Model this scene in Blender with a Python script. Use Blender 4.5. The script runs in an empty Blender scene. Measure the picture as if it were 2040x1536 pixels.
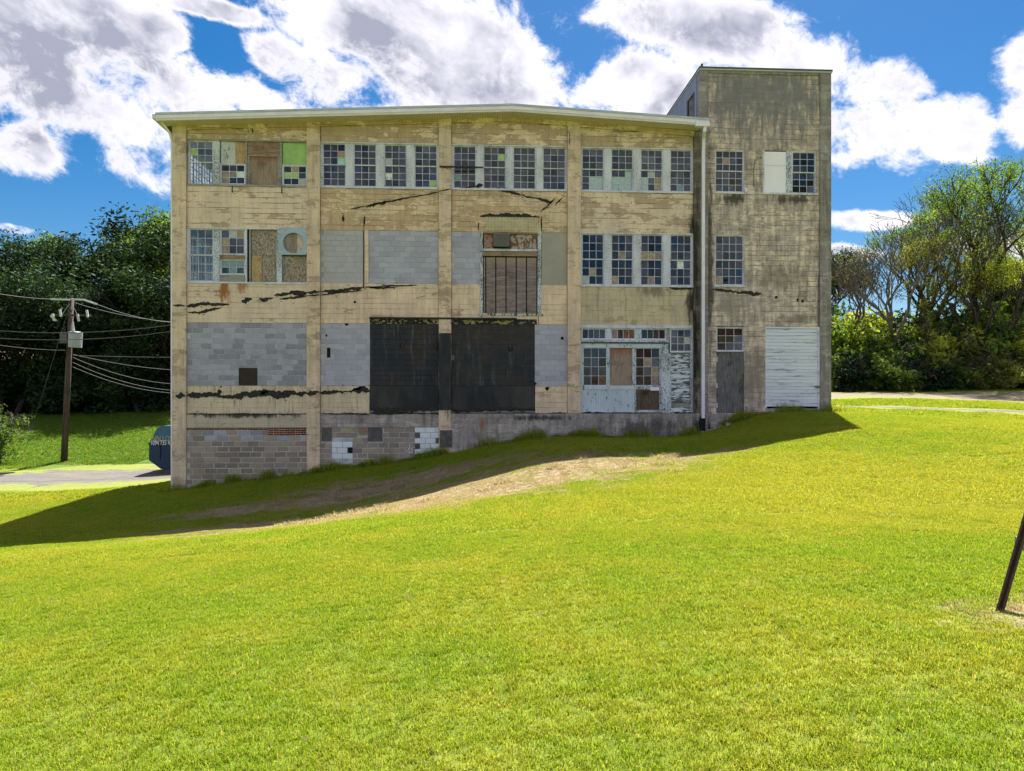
import bpy, math, random
import numpy as np
from mathutils import Vector, Matrix

SC = bpy.context.scene
COL = SC.collection
R = math.radians
# ------------------------------------------------------------------ camera
FPX = 1450.0                      # focal length in pixels of the 2040 px wide photograph
TH = R(3.16)                      # the camera is turned a little to the right of the facade's normal
CT, ST = math.cos(TH), math.sin(TH)
EYE = 1.65
D = 28.8                          # facade plane: y = D
cam_d = bpy.data.cameras.new('camera')
cam_d.lens = FPX / 2040 * 36; cam_d.sensor_width = 36
cam_d.shift_y = 32 / 2040
cam_d.clip_end = 3000; cam_d.clip_start = 0.05
cam = bpy.data.objects.new('camera', cam_d)
cam.location = (0, 0, EYE); cam.rotation_euler = (R(90), 0, -TH)
COL.objects.link(cam); SC.camera = cam
# ------------------------------------------------------------------ node helpers
class NT:
    def __init__(s, nt):
        s.nt = nt; nt.nodes.clear()
    def n(s, t, **kw):
        nd = s.nt.nodes.new(t)
        for k, v in kw.items(): setattr(nd, k, v)
        return nd
    def put(s, sock, v):
        if v is None: return
        if hasattr(v, 'is_output'): s.nt.links.new(v, sock)
        elif isinstance(v, (tuple, list)):
            v = tuple(v)
            if len(sock.default_value) == 4 and len(v) == 3: v = v + (1,)
            sock.default_value = v
        else: sock.default_value = v
    def m(s, op, a, b=None, c=None, clamp=False):
        nd = s.n('ShaderNodeMath', operation=op, use_clamp=clamp)
        s.put(nd.inputs[0], a); s.put(nd.inputs[1], b); s.put(nd.inputs[2], c)
        return nd.outputs[0]
    def v(s, op, a, b=None, out=0):
        nd = s.n('ShaderNodeVectorMath', operation=op)
        s.put(nd.inputs[0], a); s.put(nd.inputs[1], b)
        return nd.outputs[out]
    def noise(s, vec, scale, detail=5, rough=.55, dist=0, out=0):
        nd = s.n('ShaderNodeTexNoise')
        s.put(nd.inputs['Vector'], vec)
        nd.inputs['Scale'].default_value = scale; nd.inputs['Detail'].default_value = detail
        nd.inputs['Roughness'].default_value = rough; nd.inputs['Distortion'].default_value = dist
        return nd.outputs[out]
    def step(s, f, a, b, lo=0., hi=1.):
        nd = s.n('ShaderNodeMapRange', interpolation_type='SMOOTHSTEP')
        s.put(nd.inputs[0], f); s.put(nd.inputs[1], a); s.put(nd.inputs[2], b)
        s.put(nd.inputs[3], lo); s.put(nd.inputs[4], hi)
        return nd.outputs[0]
    def mix(s, f, a, b, blend='MIX'):
        nd = s.n('ShaderNodeMix', data_type='RGBA', blend_type=blend)
        s.put(nd.inputs[0], f); s.put(nd.inputs[6], a); s.put(nd.inputs[7], b)
        return nd.outputs[2]
    def sep(s, vec):
        nd = s.n('ShaderNodeSeparateXYZ'); s.put(nd.inputs[0], vec); return nd.outputs
    def comb(s, x, y, z):
        nd = s.n('ShaderNodeCombineXYZ')
        s.put(nd.inputs[0], x); s.put(nd.inputs[1], y); s.put(nd.inputs[2], z); return nd.outputs[0]
    def pos(s): return s.n('ShaderNodeNewGeometry').outputs['Position']
    def rnd(s): return s.n('ShaderNodeObjectInfo').outputs['Random']
    def bump(s, h, strength=.3, dist=.02):
        nd = s.n('ShaderNodeBump'); nd.inputs['Strength'].default_value = strength
        nd.inputs['Distance'].default_value = dist; s.put(nd.inputs['Height'], h); return nd.outputs[0]
# ------------------------------------------------------------------ sky
SUN_DIR = Vector((3.1, 8.0, 14.6)).normalized()
SUN_EL = math.asin(SUN_DIR.z); SUN_AZ = math.atan2(SUN_DIR.x, SUN_DIR.y)
W = bpy.data.worlds.new('World'); SC.world = W; W.use_nodes = True
def ratio(px):                     # X / Y of the vertical plane through an image column
    u = (px - 1020) / FPX
    return (ST + u * CT) / (CT - u * ST)
def ray(px, py):                   # (X / Y, Z / Y) of a pixel's direction
    u = (px - 1020) / FPX
    return ratio(px), (800 - py) / FPX / (CT - u * ST)
def build_world():
    w = NT(W.node_tree)
    d = w.n('ShaderNodeTexCoord').outputs['Generated']
    sky = w.n('ShaderNodeTexSky', sky_type='NISHITA')
    sky.sun_disc = False; sky.sun_elevation = SUN_EL; sky.sun_rotation = SUN_AZ
    sky.altitude = 200; sky.air_density = 1.0; sky.dust_density = .6; sky.ozone_density = 2.5
    hs = w.n('ShaderNodeHueSaturation'); hs.inputs['Saturation'].default_value = 1.5
    hs.inputs['Value'].default_value = SKY_VALUE
    w.put(hs.inputs['Color'], sky.outputs[0])
    x, y, z = w.sep(d)
    # clouds: puffs a little wider than high, drawn out by the wind
    p = w.v('ADD', w.v('MULTIPLY', d, (1.0, 1.0, 1.25)), w.v('MULTIPLY', w.comb(z, 0.0, w.m('MULTIPLY', x, .35)), (.12, 0, .35)))
    warp = w.noise(p, 8.0, 3, .5, out=1)
    pw = w.v('ADD', p, w.v('MULTIPLY', w.v('SUBTRACT', warp, (.5, .5, .5)), (.07, .07, .06)))
    n0 = w.noise(pw, 5.0, 3, .5)
    n1 = w.noise(pw, 10.5, 9, .68)
    # where the clouds of this day stand (directions of a few cloud banks), elsewhere plain broken cover
    ysafe = w.m('MAXIMUM', y, .05)
    gx = w.m('DIVIDE', x, ysafe); gz = w.m('DIVIDE', z, ysafe)
    banks = [(90, 100, 250, 150, .30), (20, 60, 150, 120, 0), (240, 175, 260, 120, .45), (330, 60, 60, 40, .4), (500, 190, 110, 45, .5), (370, 260, 190, 95, .35), (330, 345, 130, 50, .35), (40, 300, 95, 60, 0), (780, 60, 270, 110, .30), (930, 120, 240, 125, .3), (780, 185, 270, 70, .1),
             (560, 120, 75, 55, .5), (640, 40, 110, 70, .5), (430, 20, 130, 22, .2), (1290, 175, 105, 62, .35), (1440, 55, 230, 62, .12), (1560, 110, 170, 50, .2), (1790, 190, 150, 70, .3), (1700, 270, 170, 72, .05), (1880, 240, 110, 75, .35),
             (2050, 130, 75, 75, .5), (2050, 230, 60, 70, 0), (1755, 437, 100, 20, .0), (1690, 505, 80, 18, .05), (1980, 490, 90, 18, .1), (30, 456, 50, 12, .15)]
    acc = None
    for (bx, by, rx, ry, rot) in banks:
        cx, cz = ray(bx, by)
        c, s_ = math.cos(rot), math.sin(rot)
        dv = w.v('SUBTRACT', w.comb(gx, gz, 0.0), (cx, cz, 0))
        a = w.v('DOT_PRODUCT', dv, (c * FPX / rx, -s_ * FPX / rx, 0), 1); b = w.v('DOT_PRODUCT', dv, (s_ * FPX / ry, c * FPX / ry, 0), 1)
        e = w.m('SUBTRACT', 1.1, w.v('LENGTH', w.comb(a, b, 0.0), None, 1))
        acc = e if acc is None else w.m('SMOOTH_MAX', acc, e, .2)
    acc = w.m('MINIMUM', w.m('MAXIMUM', acc, -.6), .5)
    front = w.m('MULTIPLY', w.step(y, .25, .5), w.step(w.m('ABSOLUTE', gx), 1.15, .85))
    front = w.m('MULTIPLY', front, w.step(gz, .85, .62))
    bias = w.m('ADD', w.m('MULTIPLY', front, w.m('SUBTRACT', w.m('MULTIPLY', acc, .62), .04)), w.m('MULTIPLY', w.m('SUBTRACT', 1.0, front), .06))
    nn = w.m('ADD', w.m('MULTIPLY', w.m('SUBTRACT', n0, .5), 1.0), w.m('MULTIPLY', w.m('SUBTRACT', n1, .5), 1.9))
    dens = w.m('ADD', nn, bias)
    mask = w.m('POWER', w.step(dens, -.14, .20), 1.15)
    thick = w.step(dens, .0, .56)
    # the sun stands above and behind: rims and tops stay bright, thick middles and undersides turn grey
    n3 = w.noise(w.v('ADD', pw, (.0, .0, .06)), 5.0, 2, .5); n4 = w.noise(w.v('ADD', pw, (.008, .0, .03)), 10.5, 4, .60)
    under = w.m('ADD', w.m('SUBTRACT', n3, n0), w.m('MULTIPLY', w.m('SUBTRACT', n4, n1), .75))
    shade = w.m('MULTIPLY', w.m('ADD', thick, .10), w.step(under, -.20, .16, .25, 1.15))
    ccol = w.mix(shade, CLOUD_LIT, CLOUD_SHADE)
    col = w.mix(w.m('MULTIPLY', mask, w.step(z, 0.0, .06)), hs.outputs[0], ccol)
    bg = w.n('ShaderNodeBackground'); bg.inputs['Strength'].default_value = SKY_STRENGTH
    w.put(bg.inputs[0], col)
    out = w.n('ShaderNodeOutputWorld'); w.nt.links.new(bg.outputs[0], out.inputs[0])
SKY_STRENGTH = .073
SKY_VALUE = .45
CLOUD_LIT = (5.1, 4.95, 5.3)
CLOUD_SHADE = (1.7, 1.78, 2.25)
build_world()
W.cycles.sampling_method = 'NONE'
# ------------------------------------------------------------------ sun and exposure
sun_d = bpy.data.lights.new('sun', 'SUN'); sun_d.energy = 5.0; sun_d.angle = R(.53); sun_d.color = (1, .95, .86)
sun = bpy.data.objects.new('sun', sun_d); sun.rotation_euler = SUN_DIR.to_track_quat('Z', 'Y').to_euler(); sun.location = (10, 30, 60)
COL.objects.link(sun)
SC.view_settings.view_transform = 'Standard'; SC.view_settings.look = 'None'
SC.view_settings.gamma = 1; SC.view_settings.use_curve_mapping = False
SC.view_settings.exposure = 1.8
SC.cycles.use_denoising = True; SC.cycles.use_adaptive_sampling = True; SC.cycles.adaptive_threshold = .015
SC.cycles.max_bounces = 5; SC.cycles.transparent_max_bounces = 8; SC.cycles.diffuse_bounces = 3; SC.cycles.glossy_bounces = 2; SC.cycles.transmission_bounces = 3
# ------------------------------------------------------------------ materials
def mat(name):
    m_ = bpy.data.materials.new(name); m_.use_nodes = True
    return m_, NT(m_.node_tree)
def finish(w, col, rough=.8, normal=None, metal=0, spec=.3, alpha=None):
    b = w.n('ShaderNodeBsdfPrincipled')
    w.put(b.inputs['Base Color'], col); w.put(b.inputs['Roughness'], rough); w.put(b.inputs['Metallic'], metal)
    w.put(b.inputs['Specular IOR Level'], spec)
    if normal is not None: w.put(b.inputs['Normal'], normal)
    o = w.n('ShaderNodeOutputMaterial'); w.nt.links.new(b.outputs[0], o.inputs[0])
    return b
def simple(name, a, b=None, scale=3., rough=.75, metal=0, spec=.3, stretch=(1, 1, 1), lo=.35, hi=.65, bump=.15, rnd=0., detail=6, bd=.01):
    m_, w = mat(name)
    b = b or tuple(c * .75 for c in a)
    p = w.v('MULTIPLY', w.pos(), stretch)
    f = w.noise(p, scale, detail, .62)
    col = w.mix(w.step(f, lo, hi), a, b)
    if rnd:
        k = w.step(w.rnd(), 0, 1, 1 - rnd, 1 + rnd * .6)
        col = w.mix(1.0, col, w.comb(k, k, k), 'MULTIPLY')
    finish(w, col, rough, w.bump(f, bump, bd) if bump else None, metal, spec)
    return m_
def facade(name, light, dark, thr=.5, streak=.25, lines=.6, grime=.2, stains=(), streak_scale=9., peel_scale=1.1, soft=.012, fine_w=.30, mottle=0.):
    """flaking paint over board-marked concrete, in wall (world) coordinates"""
    m_, w = mat(name)
    p = w.pos(); x, y, z = w.sep(p)
    wob = w.noise(w.v('MULTIPLY', p, (.8, .8, .25)), 1.6, 4, .6)
    # form boards: irregular horizontal joints
    zz = w.m('ADD', z, w.m('MULTIPLY', wob, .05))
    row = w.m('DIVIDE', zz, .205)
    fr = w.m('FRACT', row)
    edge = w.m('MINIMUM', fr, w.m('SUBTRACT', 1.0, fr))
    lw = w.noise(w.v('MULTIPLY', p, (.45, .9, 4.9)), 1.0, 6, .7)
    line = w.m('MULTIPLY', w.step(edge, .085, .02), w.step(lw, .44, .56))
    # peeling: big patches, elongated along the boards, interrupted at the joints
    pp = w.comb(x, y, w.m('MULTIPLY', z, 2.1))
    n1 = w.noise(pp, peel_scale, 9, .62, .35)
    nb = w.noise(w.comb(w.m('MULTIPLY', x, .55), 0.0, w.m('MULTIPLY', w.m('FLOOR', row), 7.31)), 1.7, 2, .5)
    nf = w.noise(w.comb(w.m('MULTIPLY', x, 1.4), y, w.m('MULTIPLY', z, 4.6)), 3.1, 6, .68, .4)
    f = w.m('ADD', w.m('ADD', w.m('MULTIPLY', n1, .74 - fine_w), w.m('MULTIPLY', nb, .26)), w.m('MULTIPLY', nf, fine_w))
    peel = w.step(f, thr - soft, thr + soft)
    fine = w.noise(p, 23, 5, .7)
    tone = w.noise(p, .7, 3, .5)
    li = w.mix(w.step(tone, .3, .7), light, tuple(c * k for c, k in zip(light, (.86, .87, .92))))
    li = w.mix(w.step(fine, .40, .75, 0, .35), li, tuple(c * .7 for c in light))
    da = w.mix(w.step(fine, .35, .7), dark, tuple(c * 1.25 for c in dark))
    col = w.mix(peel, li, da)
    if mottle:
        mo = w.noise(w.comb(w.m('MULTIPLY', x, 1.5), y, w.m('MULTIPLY', z, .8)), 2.3, 8, .72); mv = w.noise(w.comb(w.m('MULTIPLY', x, 3.5), y, w.m('MULTIPLY', z, .35)), 2.0, 7, .7)
        k_ = w.step(w.m('ADD', w.m('MULTIPLY', mo, .5), w.m('MULTIPLY', mv, .5)), .36, .62, 1 - mottle, 1 + mottle * .55)
        col = w.mix(1.0, col, w.comb(k_, k_, k_), 'MULTIPLY')
    rim = w.m('MULTIPLY', w.step(w.m('ABSOLUTE', w.m('SUBTRACT', f, thr)), .018, .004), .5)
    col = w.mix(w.m('MULTIPLY', rim, .7), col, tuple(c * .45 for c in dark))
    col = w.mix(w.m('MULTIPLY', line, lines), col, tuple(c * .38 for c in dark))
    st = w.noise(w.comb(w.m('MULTIPLY', x, 1.0), y, w.m('MULTIPLY', z, .07)), streak_scale, 6, .72)
    col = w.mix(w.m('MULTIPLY', w.step(st, .53, .68), streak), col, (.045, .04, .035))
    gr = w.noise(p, 1.25, 8, .68)
    col = w.mix(w.m('MULTIPLY', w.step(gr, .50, .72), grime), col, (.07, .065, .055))
    pits = w.noise(p, 9.0, 2, .5)
    col = w.mix(w.step(pits, .735, .76, 0, .8), col, (.03, .027, .025))
    n_ = w.noise(w.comb(x, y, w.m('MULTIPLY', z, .22)), 5.5, 6, .7) if stains else None
    for (sx, sz, rx, rz, c, k) in stains:
        dx = w.m('DIVIDE', w.m('SUBTRACT', x, sx), rx); dz = w.m('DIVIDE', w.m('SUBTRACT', z, sz), rz)
        r2 = w.m('SQRT', w.m('ADD', w.m('MULTIPLY', dx, dx), w.m('MULTIPLY', dz, dz)))
        g = w.m('ADD', w.m('SUBTRACT', 1.0, r2), w.m('MULTIPLY', w.m('SUBTRACT', n_, .5), 2.6))
        col = w.mix(w.m('MULTIPLY', w.step(g, .05, .75), k), col, c)
    h = w.m('SUBTRACT', w.m('ADD', w.m('MULTIPLY', fine, .25), w.m('MULTIPLY', w.m('SUBTRACT', 1.0, peel), .5)), line)
    finish(w, col, .88, w.bump(h, .55, .012), 0, .2)
    return m_
# ------------------------------------------------------------------ mesh helpers
ORG = Vector((0, 0, 0))
def link(o, parent=None):
    COL.objects.link(o)
    if parent: o.parent = parent
    return o
def tag(o, label=None, cat=None, group=None, kind=None):
    if label: o['label'] = label
    if cat: o['category'] = cat
    if group: o['group'] = group
    if kind: o['kind'] = kind
    return o
def empty(name, loc, rz=0):
    o = bpy.data.objects.new(name, None); o.location = loc; o.rotation_euler = (0, 0, rz); o.empty_display_size = .3
    return link(o)
class MB:
    def __init__(s): s.v = []; s.f = []
    def box(s, x0, x1, y0, y1, z0, z1):
        b = len(s.v)
        s.v += [(x0, y0, z0), (x1, y0, z0), (x1, y1, z0), (x0, y1, z0), (x0, y0, z1), (x1, y0, z1), (x1, y1, z1), (x0, y1, z1)]
        s.f += [tuple(b + i for i in q) for q in ((0, 3, 2, 1), (4, 5, 6, 7), (0, 1, 5, 4), (1, 2, 6, 5), (2, 3, 7, 6), (3, 0, 4, 7))]
        return s
    def prism(s, poly, y0, y1):        # poly: (x, z) list, extruded along y
        b = len(s.v); n = len(poly)
        s.v += [(x, y0, z) for x, z in poly] + [(x, y1, z) for x, z in poly]
        s.f.append(tuple(b + i for i in range(n))); s.f.append(tuple(b + n + i for i in reversed(range(n))))
        for i in range(n): j = (i + 1) % n; s.f.append((b + i, b + n + i, b + n + j, b + j))
        return s
    def tube(s, pts, rad, sides=6, caps=True):
        if not hasattr(rad, '__len__'): rad = [rad] * len(pts)
        pts = [Vector(p) for p in pts]; b = len(s.v); ref = None
        for i, p in enumerate(pts):
            t = (pts[min(i + 1, len(pts) - 1)] - pts[max(i - 1, 0)]).normalized()
            if ref is None: ref = Vector((0, 0, 1)) if abs(t.z) < .9 else Vector((1, 0, 0))
            a = t.cross(ref).normalized(); c = a.cross(t).normalized(); ref = c
            for k in range(sides):
                g = 2 * math.pi * k / sides
                s.v.append(tuple(p + (a * math.cos(g) + c * math.sin(g)) * rad[i]))
        for i in range(len(pts) - 1):
            for k in range(sides):
                k2 = (k + 1) % sides
                s.f.append((b + i * sides + k, b + i * sides + k2, b + (i + 1) * sides + k2, b + (i + 1) * sides + k))
        if caps:
            s.f.append(tuple(b + k for k in reversed(range(sides)))); s.f.append(tuple(b + (len(pts) - 1) * sides + k for k in range(sides)))
        return s
    def build(s, name, m_, parent=None, smooth=False, org=None):
        o_ = ORG if org is None else Vector(org)
        me = bpy.data.meshes.new(name)
        me.from_pydata([(x - o_.x, y - o_.y, z - o_.z) for x, y, z in s.v], [], s.f); me.update()
        if m_: me.materials.append(m_)
        if smooth: me.polygons.foreach_set('use_smooth', [True] * len(me.polygons))
        return link(bpy.data.objects.new(name, me), parent)
def shared(mesh, name, parent, c, dims, m_, rot=(0, 0, 0)):
    o = bpy.data.objects.new(name, mesh)
    o.location = Vector(c) - ORG; o.scale = dims; o.rotation_euler = rot
    if not mesh.materials: mesh.materials.append(None)
    o.material_slots[0].link = 'OBJECT'; o.material_slots[0].material = m_
    return link(o, parent)
def unit_box(name):
    me = bpy.data.meshes.new(name); b = MB().box(-.5, .5, -.5, .5, -.5, .5); me.from_pydata(b.v, [], b.f); me.update(); return me
def chamfer_box(name, cx=.035, cz=.06, cy=.12):      # front (-y) edges broken
    me = bpy.data.meshes.new(name)
    v = [(-.5, .5, -.5), (.5, .5, -.5), (.5, .5, .5), (-.5, .5, .5),
         (-.5, -.5 + cy, -.5), (.5, -.5 + cy, -.5), (.5, -.5 + cy, .5), (-.5, -.5 + cy, .5),
         (-.5 + cx, -.5, -.5 + cz), (.5 - cx, -.5, -.5 + cz), (.5 - cx, -.5, .5 - cz), (-.5 + cx, -.5, .5 - cz)]
    f = [(0, 3, 2, 1), (8, 9, 10, 11), (4, 5, 9, 8), (5, 6, 10, 9), (6, 7, 11, 10), (7, 4, 8, 11), (0, 1, 5, 4), (1, 2, 6, 5), (2, 3, 7, 6), (3, 0, 4, 7)]
    me.from_pydata(v, [], f); me.update(); return me
UBOX = unit_box('plain_piece'); CBOX = chamfer_box('block_piece')
def text_mesh(name, body, size, m_, parent, loc, rot, jitter=0, depth=.002, xs=1.0):
    cu = bpy.data.curves.new(name, 'FONT'); cu.body = body; cu.size = size; cu.extrude = depth; cu.resolution_u = 3
    t = bpy.data.objects.new(name + '_source', cu); COL.objects.link(t)
    bpy.context.view_layer.update()
    me = bpy.data.meshes.new_from_object(t.evaluated_get(bpy.context.evaluated_depsgraph_get()))
    bpy.data.objects.remove(t); me.materials.clear(); me.materials.append(m_)
    o = bpy.data.objects.new(name, me); o.location = Vector(loc) - (ORG if parent else Vector((0, 0, 0))); o.rotation_euler = rot; o.scale = (xs, 1, 1)
    return link(o, parent)
def XP(px): return ratio(px) * D           # image column -> X on the facade plane
def ZP(px, py): return EYE + ray(px, py)[1] * D
def at(px, py, Y):
    a, b = ray(px, py); return Vector((a * Y, Y, EYE + b * Y))
# ================================================================== ground
def spline_fit(P):
    P = np.array(P, float); n = len(P); xy = P[:, :2]; z = P[:, 2]
    d2 = ((xy[:, None] - xy[None]) ** 2).sum(-1)
    K = np.where(d2 > 0, .5 * d2 * np.log(np.maximum(d2, 1e-12)), 0) + np.eye(n) * 2.0
    A = np.zeros((n + 3, n + 3)); A[:n, :n] = K; A[:n, n] = 1; A[:n, n + 1:] = xy; A[n, :n] = 1; A[n + 1:, :n] = xy.T
    return xy, np.linalg.solve(A, np.r_[z, 0, 0, 0])
def on(px, py, Y): v = at(px, py, Y); return (v.x, v.y, v.z)
GC = [on(343, 976, D), on(480, 958, D), on(635, 939, D), on(760, 923, D), on(870, 909, D), on(1000, 882, D), on(1130, 869, D), on(1270, 872, D), on(1385, 869, D), on(1415, 855, D), on(1470, 836, D), on(1520, 824, D), on(1590, 819, D), on(1656, 822, D)]
GC += [on(0, 1080, 21.3), on(150, 1072, 21.5), on(350, 1050, 21.6), on(630, 1026, 21.8), on(800, 986, 22), on(1000, 931, 22), on(1130, 904, 22), on(1270, 905, 21.8), on(1380, 908, 21.0), on(1540, 884, 20.8), on(1717, 856, 20.8)]
GC += [(-10, 12, -1.0), (-5, 12, -.75), (0, 12, -.35), (6, 12, .0), (10, 12, .2), (-4, 5, -.35), (0, 4, -.1), (4, 5, .1), (8, 6, .15), (-7, 7, -.6), (0, 0, 0), (-6, 0, -.3), (6, 0, .2), (0, -15, .1), (-20, -15, -.8), (20, -15, .8),
       (-20, 12, -1.8), (18, 14, .6), (-30, 0, -1.6), (30, 0, 1.2), (18, 25, .95), (25, 32, 1.05), (30, 20, 1.2)]
GC += [on(2040, 832, 31), on(1665, 812, 37), on(2040, 800, 45), on(1700, 790, 45), on(1700, 775, 57), on(2030, 768, 57), (60, 45, 2.2), (60, 80, 5), (25, 80, 4.6), (45, 120, 9), (20, 120, 8)]
GC += [(-22, 33, -2.35), (-30, 34, -2.3), (-16, 33, -2.2), (-24, 42, -2.2), (-15, 41, -2.15), (-24.3, 46, -1.85), (-33, 46, -1.7), (-13, 48, -1.5), on(0, 832, 64), on(340, 824, 64), (-40, 62, .3), (-60, 45, -1.0), (-30, 85, 4.0), (-60, 85, 4.5), (-5, 85, 3.0), (-35, 120, 10), (-70, 120, 11), (-60, 10, -2.4), (0, 60, .0), (2, 45, -.6)]
SXY, SW = spline_fit(GC)
def height(x, y):
    x = np.clip(np.asarray(x, float), -75, 75); y = np.clip(np.asarray(y, float), -20, 130)
    sh = x.shape; q = np.stack([x.ravel(), y.ravel()], 1); n = len(SXY); out = np.empty(len(q))
    for i in range(0, len(q), 20000):
        d2 = ((q[i:i + 20000, None] - SXY[None]) ** 2).sum(-1)
        out[i:i + 20000] = np.where(d2 > 0, .5 * d2 * np.log(np.maximum(d2, 1e-12)), 0) @ SW[:n] + SW[n] + q[i:i + 20000] @ SW[n + 1:]
    out = out.reshape(sh)
    out = out + .018 * np.sin(x * 2.1 + .7 * np.sin(y * 1.3)) * np.sin(y * 1.7 + x * .6)
    return out
def H(x, y): return float(height(np.array([x]), np.array([y]))[0])
BX0, BX1, BY1 = XP(343), XP(1656), D + 12.0      # the building's footprint
TX0 = XP(1395)                                     # tower's left face
xs = np.unique(np.r_[np.linspace(-900, -80, 12), np.linspace(-80, -26, 40), np.arange(-26, 26.01, .35), np.linspace(26, 80, 40), np.linspace(80, 900, 12), BX0 + .05, BX0 + .3, BX1 - .05, BX1 - .3])
ys = np.unique(np.r_[np.linspace(-400, -20, 8), np.linspace(-20, -2, 14), np.arange(-2, 46.01, .35), np.linspace(46, 130, 70), np.linspace(130, 1500, 14), D + .12, D + .3, BY1 - .05, BY1 - .3])
GX, GY = np.meshgrid(xs, ys); GZ = height(GX, GY)
inside = (GX > BX0 + .2) & (GX < BX1 - .2) & (GY > D + .2) & (GY < BY1 - .2)
GZ = np.where(inside, np.minimum(GZ, 0) - 2.2, GZ)
nx, ny = len(xs), len(ys)
gv = np.stack([GX.ravel(), GY.ravel(), GZ.ravel()], 1)
ii, jj = np.meshgrid(np.arange(nx - 1), np.arange(ny - 1)); a0 = (jj * nx + ii).ravel()
gf = np.stack([a0, a0 + 1, a0 + nx + 1, a0 + nx], 1)
# ---- shared colour pattern of lawn and worn patches (world position)
def ell(w, x, y, cx, cy, rx, ry, rot=0.):
    c, s_ = math.cos(rot), math.sin(rot)
    dx = w.m('SUBTRACT', x, cx); dy = w.m('SUBTRACT', y, cy)
    a = w.m('MULTIPLY', w.m('ADD', w.m('MULTIPLY', dx, c), w.m('MULTIPLY', dy, s_)), 1 / rx)
    b = w.m('MULTIPLY', w.m('SUBTRACT', w.m('MULTIPLY', dy, c), w.m('MULTIPLY', dx, s_)), 1 / ry)
    return w.m('SUBTRACT', 1.0, w.m('SQRT', w.m('ADD', w.m('MULTIPLY', a, a), w.m('MULTIPLY', b, b))))
STRAW = [(.8, 17.8, 3.6, 1.3, .12), (-4.6, 18.6, 2.6, .7, .05), (-1.2, 19.2, 6.4, 3.3, -.05), (2.8, 19.8, 3.8, 2.6, 0.), (-5.6, 20.6, 4.0, 1.1, .0), (-2.6, 24.0, 5.0, 1.9, -.1), (-7.0, 18.6, 2.0, .55, .1), (-3.4, 18.3, 1.6, .5, .1), (6.0, 20.6, 2.6, .6, .1), (-1.0, 17.6, 2.2, .8, .3),
         (-7.2, 23.6, 2.6, 1.0, 0), (4.25, 5.2, .75, .34, 0.1)]
def worn(w, p):
    x, y, z = w.sep(p)
    acc = None
    for e in STRAW:
        q = ell(w, x, y, *e); acc = q if acc is None else w.m('MAXIMUM', acc, q)
    acc = w.m('MAXIMUM', acc, -.9)
    n = w.noise(w.v('MULTIPLY', p, (.75, 1.5, 1)), 1.5, 9, .74)
    big = w.step(w.m('ADD', acc, w.m('MULTIPLY', w.m('SUBTRACT', n, .5), 4.2)), -.15, .60)
    # small thin spots all over the lawn
    spots = w.m('MULTIPLY', w.step(w.noise(p, 1.9, 6, .7), .625, .70), .55)
    return w.m('MAXIMUM', big, spots)
def lawn_tone(w, p):
    a = w.noise(p, .22, 4, .55); b = w.noise(p, 1.1, 5, .6)
    x, y, z = w.sep(p)
    dry = w.step(ell(w, x, y, 8.5, 13.5, 8, 5, .1), -.3, .6)
    f = w.m('ADD', w.m('ADD', w.m('MULTIPLY', a, .6), w.m('MULTIPLY', b, .5)), w.m('MULTIPLY', dry, .16))
    return w.step(f, .42, .72)
def lush(w, p):
    x, y, z = w.sep(p); n = w.noise(p, .3, 3, .5)
    return w.m('MULTIPLY', w.step(w.m('ADD', y, w.m('MULTIPLY', n, 4)), 43.5, 46.5), w.step(x, -6, -9))
def ground_mat():
    m_, w = mat('lawn_soil'); p = w.pos()
    t = lawn_tone(w, p); f = w.noise(p, 14, 6, .7); g = w.noise(p, 60, 4, .7)
    green = w.mix(t, (.12, .17, .016), (.21, .23, .03)); green = w.mix(lush(w, p), green, (.075, .14, .025))
    green = w.mix(w.step(f, .35, .65), green, w.mix(1.0, green, (.55, .6, .6), 'MULTIPLY'))
    straw = w.mix(w.step(f, .3, .7), (.34, .275, .20), (.20, .16, .115))
    straw = w.mix(w.step(g, .5, .7), straw, (.38, .33, .26))
    col = w.mix(worn(w, p), green, straw)
    # bluish stones washed out near the doors, mulch below the wood
    x, y, z = w.sep(p)
    gr = w.m('MAXIMUM', w.m('MAXIMUM', ell(w, x, y, 3.7, 22.6, 1.5, .8), ell(w, x, y, 5.2, 20.2, 1.7, .8)), ell(w, x, y, 6.1, 10.2, .6, .35))
    gm = w.step(w.m('ADD', gr, w.m('MULTIPLY', w.m('SUBTRACT', w.noise(p, 5, 7, .7), .5), 2.6)), .15, .55)
    col = w.mix(w.m('MULTIPLY', gm, .6), col, w.mix(w.step(g, .4, .6), (.27, .27, .29), (.12, .12, .13)))
    litter = w.step(w.m('ADD', y, w.m('MULTIPLY', f, 3)), 66.2, 68.5)
    col = w.mix(litter, col, w.mix(f, (.10, .07, .05), (.2, .14, .10)))
    finish(w, col, .95, w.bump(w.m('ADD', f, g), .7, .03), 0, .1)
    return m_
me = bpy.data.meshes.new('ground'); me.from_pydata(gv.tolist(), [], gf.tolist()); me.update()
me.materials.append(ground_mat()); me.polygons.foreach_set('use_smooth', [True] * len(me.polygons))
ground = link(bpy.data.objects.new('ground', me)); tag(ground, kind='structure', label='sloping lawn ground around the old factory')
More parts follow.
